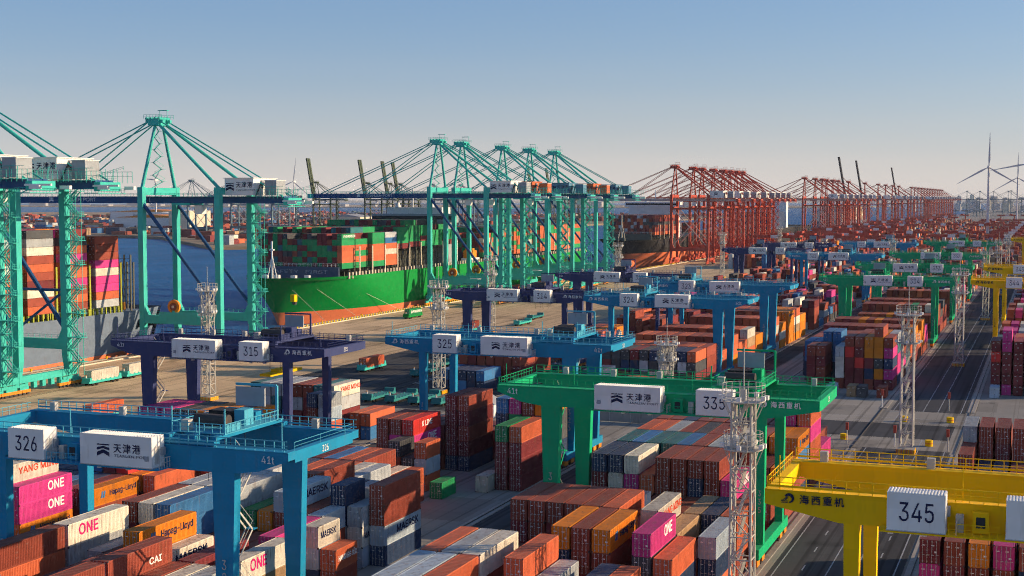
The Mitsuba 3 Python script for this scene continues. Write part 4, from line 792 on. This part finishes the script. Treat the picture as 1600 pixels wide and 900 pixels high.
PICK = set((353,354,355,356,357,358,359,360,361,362,531,532,534,535,537,538,540,705,706,707,708,709,710,711,712,713,871,932,3712,3713,3714,3715,3731,3732,3733,3755,3757,3783,3787,3791,3795,3799,3815,3822,3826,3830,3837,3838,3842,3846,3848,3849,3850,3853,3854,3857,3858,3860,3861,3862,3876,3878,3879,3880,3900,3901,3918,3967,3969,4025,4028,4029,4036,4045,4048,4051,4054,4057,4058,4063,4069,4072,4077,4081,4082,4086,4090,4093,4094,4107,4109,4110,4111,4112,4116,4128,4131,4134,4137,4138,4141,4144,4163,4167,4177,4178,4179,4180,4181,4182,4183,4184,4202,4207,4210,4213,4216,4220,4221,4228,4230,4231,4232,4233,4236,4237,4241,4244,4245,4246,4247,4248,4249,4250,4251,4252,4253,4254,4264,4265,4266,4267,4268,4269,4270,4271,4272,4273,4277,4278,4283,4288,4350,4354,4358,4362,4374,4377,4378,4422,4576,4730,4811,4815,4819,4841,4845,4849,4854,4857,4862,4865,4872,4873,4876,4877,4880,4881,4884,4885,4887,4888,4891,4892,4895,4896,4900,4904,4908,4912,4919,4922,4926,4927,4947,4950,4951,4952,4953,4967,4976,4977,4980,4981,4984,4985,4988,4991,4992,4995,4996,4999,5000,5003,5004,5007,5011,5015,5019,5023,5027,5031,5035,5039,5050,5057,5061,5065,5069,5073,5077,5093,5097,5138,5141,5142,5143,5174,5196,5197,5198,5202,5204,5205,5206,5210,5215,5219,5220,5225,5228,5231,5232,5233,5234,5235,5236,5249,5254,5788,5789,5792,5793,5796,5797,5800,5801,5805,5845,5847,5849,5859,5862,5863,5866,5867,5870,5871,5896,5898,5899,5900,5901,5902,5903,5904,5905,5906,5907,5908,5909,5910,5911,5912))
by_pos = {}
for i, c in enumerate(CONT): by_pos[(c[5], c[7], c[6], c[8])] = i
stuff = MB(); picked = []
for i, (x, y, z, L, code, blk, col, row, tier, top, h) in enumerate(CONT):
    base = BASE.get(code, code); var = round((i * 0.6180339) % 1 * 4) / 4
    if i not in PICK:
        stuff.box(x + .04, y, z, x + 2.38, y + L, z + h, base, var)
        continue
    k = number('shipping_container'); d = math.hypot(x, y); ship = blk.endswith('ship'); tw = at(x + .04, y, z).scale([.96, 1, 1]); picked.append(k)
    if ship:
        side = 'at the quay side' if col == 0 else f'{NTH[col]} row from the quay side'
        lab = f'{WORD[base]} container {"with lettering " if code in MARK else ""}on {blk}, {NTH[row]} bay, {NTH[tier]} tier, {side}'
    else:
        lab = f'{WORD[base]} container{" with lettering" if code in MARK else ""}, {"top" if top else NTH[tier]} tier, {NTH[col]} column, {NTH[row]} row, {blk} crane block'
    tag(k, lab, 'shipping container', 'containers on the ships' if ship else 'containers stacked in the yard')
    east = by_pos.get((blk, row, col + (1 if not ship else -1), tier))
    mark = MARK.get(code) if east is None or ship and col == 0 else None
    if d < 300 and not ship:
        part(k, 'frame', cached(cont_frame, L, base, var, h), tw)
        part(k, 'side_wall', cached(cont_wall, L, base, var, h, True), tw); part(k, 'side_wall', cached(cont_wall, L, base, var, h, False), tw)
        part(k, 'roof', cached(cont_roof, L, base, var, h), tw); part(k, 'door', cached(cont_door, base, var, h, True), tw); part(k, 'door', cached(cont_door, base, var, h, False), tw)
        part(k, 'end_wall', cached(cont_back, L, base, var, h), tw)
    elif mark:
        part(k, 'body', cached(cont_simple, L, base, var, h), tw)
    else:
        scene[k] = {**cached(cont_simple, L, base, var, h), 'to_world': tw}
    if mark and L > 7:
        mb = MB()
        for s_, fy, fz, hh, ink, sq in mark:
            if s_ == '#': flat_to(mb, [Polygon([(0, 0), (.35, 0), (.55, 1), (.2, 1)]), Polygon([(.5, 0), (.85, 0), (1.05, 1), (.7, 1)])], 'e', (2.427, L * fy, h * fz - .15), hh, 'b')
            elif s_: text_to(mb, s_, 'e', (2.427, L * fy, h * fz), hh, ink, sq, bold=True)
        part(k, 'lettering', mb, tw)
    elif mark:
        mb = MB()
        for s_, fy, fz, hh, ink, sq in mark:
            if s_ != '#': text_to(mb, s_, 'e', (2.427, L * .12, h * fz), hh * .8, ink, sq * .75, bold=True)
        part(k, 'lettering', mb, tw)
put('stacked_containers', stuff); tag('stacked_containers', 'mixed coloured containers filling the rest of the stacks and ship decks', 'shipping containers', kind='stuff')

# ------------------------------------------------------------------ lattice light towers
def tower_parts(h, w=2.5):
    mb = MB(); n = int(h / 2.6); P = []
    def half(z): return w / 2 * (1 - .10 * z / h)
    for sx in (-1, 1):
        for sy in (-1, 1): mb.tube((sx * half(0), sy * half(0), 1.6), (sx * half(h), sy * half(h), h), .17, 'zinc', 6)
    for k in range(n + 1):
        z = 1.6 + k * (h - 1.6) / n; a = half(z)
        for s_ in (-1, 1): mb.beam((-a, s_ * a, z), (a, s_ * a, z), .13, .13, 'zinc'); mb.beam((s_ * a, -a, z), (s_ * a, a, z), .13, .13, 'zinc')
        if k < n:
            z1 = 1.6 + (k + 1) * (h - 1.6) / n; b_ = half(z1); u = 1 if k % 2 else -1
            for s_ in (-1, 1): mb.beam((-u * a, s_ * a, z), (u * b_, s_ * b_, z1), .12, .12, 'zinc'); mb.beam((s_ * a, -u * a, z), (s_ * b_, u * b_, z1), .12, .12, 'zinc')
            mb.beam((-.4, -.3 * u, z), (.4, .3 * u, z1), .5, .12, 'zinc'); mb.beam((-.4, .4 * u, z + .9), (.4, .9 * u, z1 + .9), .06, .06, 'zinc')
    for z in np.arange(2.5, h, .8): mb.beam((-.3, -half(z) + .1, z), (.3, -half(z) + .1, z), .05, .05, 'zinc')
    P.append(('lattice_mast', mb))
    for z, r in ((h * .80, 2.3), (h, 2.5)):
        mb = MB(); mb.tube((0, 0, z - .12), (0, 0, z), r, 'zinc', 16)
        for k in range(16):
            a0, a1 = k * math.pi / 8, (k + 1) * math.pi / 8; p, q = (r * math.cos(a0), r * math.sin(a0)), (r * math.cos(a1), r * math.sin(a1))
            for zz in (.6, 1.15, 1.9): mb.beam((*p, z + zz), (*q, z + zz), .06, .06, 'zinc')
            mb.beam((*p, z), (*p, z + 1.9), .07, .07, 'zinc')
            if k % 2 == 0: mb.beam((*p, z - .1), (.55 * p[0] * 2.5 / r / 1.25, .55 * p[1] * 2.5 / r / 1.25, z - 3.2), .09, .09, 'zinc')
            if k % 3 == 0: mb.box(p[0] * 1.08 - .25, p[1] * 1.08 - .25, z + .15, p[0] * 1.08 + .25, p[1] * 1.08 + .25, z + .65, 'white')
        P.append(('platform', mb))
    mb = MB(); mb.box(-.35, -.3, h + .02, .3, .3, h + 1.3, 'zinc'); mb.box(.6, -.6, h * .8 + .02, 1.3, .5, h * .8 + 1.9, 'roofgrey'); mb.box(-1.5, -.4, h * .8 + .02, -.8, .6, h * .8 + 1.5, 'white'); P.append(('equipment_box', mb))
    P.append(('lightning_rod', MB().tube((0, 0, h), (0, 0, h + 6.2), .07, 'zinc', 6)))
    mb = MB(); mb.box(-1.7, -1.7, .02, 1.7, 1.7, 1.0, 'concrete')
    for k in range(8): mb.box(-1.9 + .47 * k, -1.78, .05, -1.6 + .47 * k, -1.7, .98, 'yellow' if k % 2 else 'orange'); mb.box(1.7, -1.9 + .47 * k, .05, 1.78, -1.6 + .47 * k, .98, 'yellow' if k % 2 else 'orange')
    P.append(('base', mb))
    return [(n_, m.ply()) for n_, m in P]
_tw, _tw_low = tower_parts(28.5), tower_parts(18.5)
TW = [(-33.0, 161, 'nearest lattice light tower, in front of the green crane 335'), (-26.3, 293, 'tall lattice light tower standing on the crossing lanes, second nearest'), (-25.4, 454, 'lattice light tower on the asphalt lanes beside the yellow crane 344'),
      (-24.8, 633, 'lattice light tower on the far end of the asphalt lanes'), (-24.8, 800, 'lattice light tower far up the lanes beyond the yellow cranes'), (-24.8, 965, 'small far lattice light tower in line with the asphalt lanes'),
      (-202.7, 306, 'lattice light tower on the apron behind the navy crane 315'), (-152, 339, 'lattice light tower seen under the blue crane 325'), (-202, 500, 'lattice light tower on the apron before the five teal cranes'), (-202, 671, 'lattice light tower in front of the black ship bow'),
      (-202, 911, 'lattice light tower in front of the red quay cranes'), (-202, 1120, 'far lattice light tower among the red quay cranes'), (-82.0, 312, 'short lattice light tower beside the red stacks right of crane 325'), (-80, 790, 'distant lattice light tower above the green cranes')]
for x, y, lab in TW:
    root = number('light_tower'); tag(root, lab, 'light tower', 'lattice light towers')
    for n_, m in (_tw_low if 'short' in lab else _tw): part(root, n_, m, at(x, y))

# ------------------------------------------------------------------ vehicles, guards and other things on the ground
def wheels(mb, xs, ys, r=.5):
    for x in xs:
        for y in ys: mb.tube((x - .18, y, r), (x + .18, y, r), r, 'tyre', 10)
    return mb
def cart_ply(c):
    a = MB(); a.box(.05, 0, .75, 2.75, 14.6, 1.35, c); a.box(0, .3, 1.35, 2.8, 1.2, 2.3, c); a.box(0, 13.4, 1.35, 2.8, 14.3, 2.3, c)
    for y in np.arange(1.6, 13.2, 1.9): a.box(0, y, 1.35, .25, y + .5, 1.6, c); a.box(2.55, y, 1.35, 2.8, y + .5, 1.6, c)
    b_ = [wheels(MB(), (x,), (y,), .62) for x in (.35, 2.45) for y in (1.9, 3.6, 11, 12.7)]
    l_ = MB()
    for y in (.2,): l_.box(1.2, y, 2.3, 1.6, y + .2, 2.9, 'white'); l_.tube((1.4, y + .1, 2.9), (1.4, y + .1, 3.15), .16, 'orange', 6)
    return [('chassis', a.ply())] + [('wheel', w.ply()) for w in b_] + [('beacon', l_.ply())]
_cart = {c: cart_ply(c) for c in ('teal', 'hullgreen', 'cartteal')}
def cart(x, y, c, lab, load=None, word=''):
    root = number('automated_truck'); tag(root, lab, 'truck', 'driverless container trucks')
    for n_, m in _cart[c]: part(root, n_, m, at(x, y))
    if load:
        k = number('shipping_container'); tag(k, f'{word} container riding on a driverless truck', 'shipping container', 'containers on trucks')
        base = BASE.get(load, load); tw = at(x + .18, y + 1.25, 1.37)
        part(k, 'frame', cached(cont_frame, 12.19, base, .5, 2.88), tw)
        for e_ in (True, False): part(k, 'side_wall', cached(cont_wall, 12.19, base, .5, 2.88, e_), tw); part(k, 'door', cached(cont_door, base, .5, 2.88, e_), tw)
        part(k, 'roof', cached(cont_roof, 12.19, base, .5, 2.88), tw); part(k, 'end_wall', cached(cont_back, 12.19, base, .5, 2.88), tw)
        if load in MARK:
            mb = MB()
            for s_, fy, fz, hh, ink, sq in MARK[load]:
                if s_ != '#': text_to(mb, s_, 'e', (2.427, 12.19 * fy, 2.88 * fz), hh, ink, sq, bold=True)
            part(k, 'lettering', mb, tw)
cart(-193.5, 371, 'teal', 'driverless truck carrying a salmon red container across the dark apron', 's', 'salmon red')
cart(-262, 546, 'hullgreen', 'green driverless truck with a green container by the bow of the green ship', 'E', 'green lettered')
cart(-251, 316, 'teal', 'driverless truck with a cream container beside the teal crane legs, nearer one', 'w', 'nearer cream white')
cart(-251, 333, 'teal', 'driverless truck with a cream container beside the teal crane legs, farther one', 'w', 'farther cream white')
cart(-213, 495, 'teal', 'driverless truck with a rust red container behind the navy crane 314', 'r', 'rust red')
cart(-209, 262, 'teal', 'driverless truck with an orange container just behind the blue girder at left', 's', 'orange red')
cart(-205, 532, 'teal', 'empty driverless truck far along the apron near the teal cranes')
for i, (x, y) in enumerate(((-173.6, 366), (-176.5, 383), (-152, 378), (-163.5, 316), (-157, 316), (-150.5, 316), (-144, 316), (-210, 561), (-140, 395))):
    cart(x, y, 'cartteal', f'{ORD[i]} empty teal driverless truck of those parked behind the navy cranes' if i != 7 else f'{ORD[i]} empty teal driverless truck, waiting out on the tan apron')
def stair_guard(x, y, lab):                                            # small white and yellow lane gate with a portal frame
    root = number('lane_gate'); tag(root, lab, 'gate', 'white lane gates on the apron')
    part(root, 'cabin', MB().box(0, 0, .02, 2.6, 1.6, 2.3, 'white').box(.3, -.02, 1.0, 1.2, 0, 1.9, 'glass').box(-.1, -.1, 2.3, 2.7, 1.7, 2.45, 'yellow'))
    part(root, 'portal_frame', MB().beam((-.4, 2.2, 0), (-.4, 2.2, 6.5), .14, .14, 'zinc').beam((5.6, 2.2, 0), (5.6, 2.2, 6.5), .14, .14, 'zinc').beam((-.4, 2.2, 6.5), (5.6, 2.2, 6.5), .14, .14, 'zinc'))
stair_guard(-211.5, 268, 'white lane gate with yellow roof on the apron, left one'); stair_guard(-204, 268, 'white lane gate with yellow roof on the apron, right one')
for i, (x, y) in enumerate(((-39.2, 300), (-29.3, 299.5), (-18.5, 298), (-38, 356), (-22, 356), (-47, 309))):
    root = number('traffic_signal'); tag(root, f'{ORD[i]} slim traffic signal with red head at the crossing lanes', 'traffic signal', 'signals at the crossing')
    part(root, 'pole', MB().tube((x, y, .02), (x, y, 3.4), .12, 'white' if i % 2 else 'zinc', 8)); part(root, 'signal_head', MB().box(x - .3, y - .2, 3.0, x + .3, y + .2, 4.6, 'red'))
for i, (x, y) in enumerate(((-40.5, 305), (-22.6, 303), (-30.6, 335), (-20.5, 337))):
    k = number('crash_barrel'); put(k, MB().tube((x, y, .02), (x, y, 1.3), .8, 'yellow', 12).tube((x, y, .5), (x, y, .8), .82, 'orange', 12)); tag(k, f'{ORD[i]} squat yellow crash barrel beside the crossing lanes', 'barrel', 'yellow crash barrels')
root = number('boundary_fence'); tag(root, 'long low mesh fence along the crossing behind the green crane', 'fence')
for i, x in enumerate(np.arange(-121, -72, 5.2)):
    part(root, 'fence_panel', MB().box(x, 309.5, .15, x + 5.0, 309.6, 3.0, 'concrete')); part(root, 'fence_post', MB().box(x - .15, 309.4, .02, x, 309.7, 3.2, 'zinc'))
root = number('boundary_fence'); tag(root, 'thin rail fence at the near edge of the crossing by the lattice tower', 'fence')
part(root, 'railing', MB().rail((-70, 293.5, .02), (-36, 293.5, .02), 'zinc', 1.8, 3.2, .1))
root = number('office_hut'); tag(root, 'small white hut with pitched roof between the navy and blue stacks', 'hut')
part(root, 'wall', MB().box(-128.5, 305, .02, -122.5, 310, 3.2, 'white')); part(root, 'roof', MB().prism([(-129, 3.2), (-122, 3.2), (-125.5, 5.2)], 304.6, 310.4, 'roofgrey'))

# ------------------------------------------------------------------ the red yard beyond
def gantry_far(c, w, hgt, house='white'):
    mb = MB(); z = hgt
    for y in (0, 12): mb.box(0, y, z - 2.2, w, y + 1.3, z, c)
    for x in (0, w - 1): mb.box(x, 1.3, z - 1.6, x + 1, 12, z - .2, c)
    for x in (w * .18, w * .82):
        for y in (.1, 12.1): mb.frustum((x - .6, y, x + .6, y + 1.1), 1.5, (x - .9, y, x + .9, y + 1.1), z - 2.2, c)
        mb.box(x - .6, -2, .6, x + .6, 15, 2.0, c)
    mb.box(w * .4, -2.2, z - 2.4, w * .4 + 6, -.2, z + .2, house); mb.box(w * .6, 1, z, w * .6 + 5, 12, z + 1.8, c)
    mb.rail((0, .1, z), (w, .1, z), c, 1.1, 4, .12); mb.beam((w * .8, 1, z), (w * .8, 1, z + 4), .2, .2, c)
    return mb
_gf = {c: gantry_far(c, 40, 22).ply() for c in ('red', 'farblue', 'blue')}
gr = random.Random(11)
for ri, row_y in enumerate((1010, 1090, 1180, 1270, 1380, 1500, 1640, 1800, 2000, 2250, 2550, 2900)):
    for j, x0 in enumerate(range(-235, 520, 46)):
        if row_y < 1080 and x0 < -40: continue
        if gr.random() < .38: continue
        k = number('far_gantry_crane'); scene[k] = {**_gf['red'], 'to_world': at(x0, row_y + gr.uniform(-25, 25))}
        tag(k, f'red rail gantry crane, {ORD[j]} place in the {ORD[ri]} row of the far red yard', 'gantry crane', 'red gantry cranes of the far yard')
far = MB()
for x0 in range(-230, 560, 46):
    for y in range(1040, 3200, 14):
        if gr.random() < .22: continue
        for c_ in range(8):
            hh = gr.choice((1, 2, 2, 3, 4))
            far.box(x0 + 4 + c_ * 3.6, y, 0, x0 + 7.2 + c_ * 3.6, y + 12.2, hh * 2.7, gr.choice('rrrrmmmsssoyywgbnk'), gr.random())
put('distant_stacks', far); tag('distant_stacks', 'far container stacks under the red gantry cranes and across the water', 'shipping containers', kind='stuff')
for i in range(16):
    x, y = gr.uniform(150, 900), gr.uniform(3000, 4600)
    k = number('far_gantry_crane'); scene[k] = {**_gf['farblue'], 'to_world': at(x - 500, y)}; tag(k, f'{nth(i)} bluish gantry crane of those scattered on the hazy skyline at the right', 'gantry crane', 'bluish cranes on the far skyline')
for i in range(12): sts_far('red', WR, 3150 + i * 85, f'{nth(i)} red quay crane in the farthest hazy row on the horizon', 'farthest red quay cranes')
for i in range(26): sts_far('farflat', -270 + i * 44 + gr.uniform(-20, 20), 4500 + i * 55 + gr.uniform(-300, 300), f'{nth(i)} dark blue quay crane on the hazy horizon beyond the red cranes', 'blue quay cranes on the horizon')

# ------------------------------------------------------------------ land and terminal across the water
def land(key, pts, z, label):
    v2, f2 = trimesh.creation.triangulate_polygon(Polygon(pts), engine='earcut'); v2 = np.asarray(v2)
    m = trimesh.creation.extrude_polygon(Polygon(pts), z - (WZ - 3), engine='earcut'); m.apply_translation([0, 0, WZ - 3])
    scene[key] = mikit.ply(m, 'sand', uv=np.zeros((len(m.vertices), 2))); tag(key, label, None, kind='structure')
PEN = [(-3900, 1900), (-1345, 1610), (-1229, 1656), (-1146, 1617), (-853, 1296), (-820, 1330), (-943, 1566), (-900, 2400), (-900, 4300), (-1409, 4600), (-3900, 4675)]
land('peninsula', PEN, .8, 'sandy shore of the terminal across the water')
land('far_shore', [(-9000, 8200), (-3000, 8600), (-1200, 9000), (-1200, 12000), (-9000, 12000)], 2.0, 'thin far shore on the horizon')
for i, (x, y, up) in enumerate(((-1064, 1900, 1), (-1026, 2000, 1), (-1030, 2090, 1), (-1040, 2150, 1), (-1020, 2240, 0), (-1000, 2320, 0), (-960, 2600, 1), (-950, 2680, 1), (-955, 2760, 1), (-1090, 1820, 0), (-1110, 1740, 0), (-1130, 1660, 0))):
    sts('far' if up else 'farflat', x, y, (f'{ORD[i]} dark green quay crane across the water, its boom raised' if up else f'{ORD[i]} bluish quay crane across the water, its boom lowered'), 'raised cranes across the water' if up else 'lowered cranes across the water', logo=None)
fs = MB(); shore = Polygon(PEN).buffer(-16); tri = shapely.prepared.prep(shore)
for n_ in range(4200):
    y = 1310 + 3000 * gr.random() ** 1.9; x = gr.uniform(-2700, -840); w, d = 12.2 * gr.choice((1, 2, 2)), 2.5 * gr.choice((2, 4, 6))
    if tri.contains(shapely.box(x, y, x + w, y + d)) and (x < -1010 or y < 1720): fs.box(x, y, .8, x + w, y + d, .8 + 2.6 * gr.choice((1, 2, 2, 3, 4)), gr.choice('rrsmwggbnmykkrmkmr'), gr.random())
put('terminal_stacks', fs); tag('terminal_stacks', 'colourful container stacks on the terminal across the water', 'shipping containers', kind='stuff')
for i, (x, y, w, d, h_, cw, cr) in enumerate(((-1330, 1900, 40, 60, 34, 'cream', 'white'), (-1480, 1960, 150, 60, 22, 'white', 'orange'), (-1620, 2200, 120, 50, 24, 'roofgrey', 'white'), (-1250, 2300, 60, 50, 20, 'cream', 'roofgrey'), (-1900, 2500, 200, 60, 26, 'white', 'orange'), (-1500, 3000, 120, 60, 24, 'white', 'roofgrey'))):
    root = number('warehouse'); tag(root, ('tall cream warehouse block across the water', 'long warehouse with orange roof across the water', 'grey warehouse with white roof across the water', 'small cream warehouse with grey roof across the water', 'longest warehouse with orange roof far across the water', 'white warehouse with grey roof far across the water')[i], 'warehouse')
    part(root, 'wall', MB().box(x, y, .8, x + w, y + d, h_, cw)); part(root, 'roof', MB().prism([(x - 1, h_), (x + w + 1, h_), (x + w / 2, h_ + (1.5 if i == 0 else 5))], y - 1, y + d + 1, cr))
for i in range(34):
    x0 = -2400 + i * 40 + gr.uniform(-12, 12); y0 = 2650 + gr.uniform(-700, 900)
    k = number('far_gantry_crane'); scene[k] = {**_gf['farblue' if i % 3 else 'red'], 'to_world': at(x0, y0, .8)}
    tag(k, f'{nth(i)} small ' + ('bluish' if i % 3 else 'red') + ' gantry crane from the left on the terminal across the water', 'gantry crane', ('bluish' if i % 3 else 'red') + ' gantry cranes across the water')

# ------------------------------------------------------------------ wind turbines, skyline
def turbine(x, y, hub, R, a0, lab, yaw=0.0):
    root = number('wind_turbine'); tag(root, lab, 'wind turbine')
    part(root, 'tower', MB().tube((x, y, 0), (x, y, hub), 1.9, 'turbine', 14, 1.1)); part(root, 'nacelle', MB().box(x - 1.6, y - 2.5, hub - 1.5, x + 1.6, y + 7, hub + 1.9, 'turbine'))
    part(root, 'hub', MB().tube((x, y - 4.5, hub), (x, y - 2.5, hub), .9, 'turbine', 10, 1.8))
    for k in range(3):
        a = math.radians(a0 + 120 * k); d = np.array([math.sin(a), 0, math.cos(a)]); t = np.array([math.cos(a), 0, -math.sin(a)]); o = np.array([x, y - 3.6, hub])
        rs = [1.5, R * .08, R * .22, R * .5, R * .8, R]; ws = [1.1, 1.2, 2.4, 1.7, 1.0, .3]; mb = MB(); v = []
        for r_, w_ in zip(rs, ws):
            c = o + d * r_; th = .5 if r_ > 3 else 1.1
            v += [c - t * w_ * .35 - [0, th * .5, 0], c + t * w_ * .65 - [0, th * .15, 0], c + t * w_ * .65 + [0, th * .15, 0], c - t * w_ * .35 + [0, th * .5, 0]]
        f = []
        for s_ in range(len(rs) - 1):
            for q in range(4): i0, i1 = s_ * 4 + q, s_ * 4 + (q + 1) % 4; f += [[i0, i1, i1 + 4], [i0, i1 + 4, i0 + 4]]
        f += [[0, 3, 2], [0, 2, 1]]
        part(root, 'blade', MB().raw(np.array(v), np.array(f), 'turbine'))
turbine(-1568, 2200, 89, 26, 35, 'white wind turbine left, seen through the legs of the lone teal crane')
turbine(-1560, 2700, 92, 54, 8, 'wind turbine left with one blade straight up beside the lone teal crane tail')
turbine(-71, 1820, 92, 43, 1, 'tall wind turbine at the right with a blade pointing straight up')
turbine(-26, 1840, 96, 45, 20, 'wind turbine cut by the right edge of the picture')
turbine(-55, 2700, 92, 46, 0, 'more distant wind turbine between the two at the right edge')
sk = sorted([(gr.uniform(-620, 900), gr.uniform(5600, 9400)) for _ in range(90)], key=lambda q: q[0] / q[1])
for i, (x, y) in enumerate(sk):
    w, d, h_ = gr.uniform(14, 48), gr.uniform(20, 40), gr.choice((26, 32, 38, 45, 55, 70, 80))
    if x / y < -.06: h_ *= .45
    k = number('far_building'); tag(k, f'{nth(i)} pale block from the left on the hazy city skyline at the right', 'building', 'hazy city skyline')
    mb = MB(); mb.box(x, y, 0, x + w, y + d, h_, 'city' if i % 3 else 'cream'); mb.box(x + w * .2, y + d * .2, h_, x + w * .6, y + d * .7, h_ + 5, 'city'); put(k, mb)
for i, x in enumerate(sorted(gr.uniform(-8200, -2200) for _ in range(34))):
    y = gr.uniform(8700, 9800); k = number('far_building'); tag(k, f'{nth(i)} pale low block from the left on the far shore across the water', 'building', 'buildings on the far shore')
    mb = MB(); w = gr.uniform(60, 200); mb.box(x, y, 2, x + w, y + 60, gr.choice((14, 18, 24, 36)), 'city'); put(k, mb)

# ------------------------------------------------------------------ haze
HAZE = 2.4e-5
scene['haze_medium'] = {'type': 'homogeneous', 'albedo': {'type': 'rgb', 'value': [.95, .95, .96]}, 'sigma_t': {'type': 'rgb', 'value': [HAZE * .9, HAZE, HAZE * 1.12]}}
if HAZE:
    scene['haze'] = {'type': 'cube', 'to_world': T().translate([-3000, 9000, 72]).scale([15000, 14000, 81]), 'bsdf': {'type': 'null'}, 'interior': {'type': 'ref', 'id': 'haze_medium'}}
    tag('haze', 'thin pale haze over the harbour', 'haze', kind='stuff')
    scene['camera']['medium'] = {'type': 'ref', 'id': 'haze_medium'}
    # the haze box must hold ground and water: their far edges stay inside it
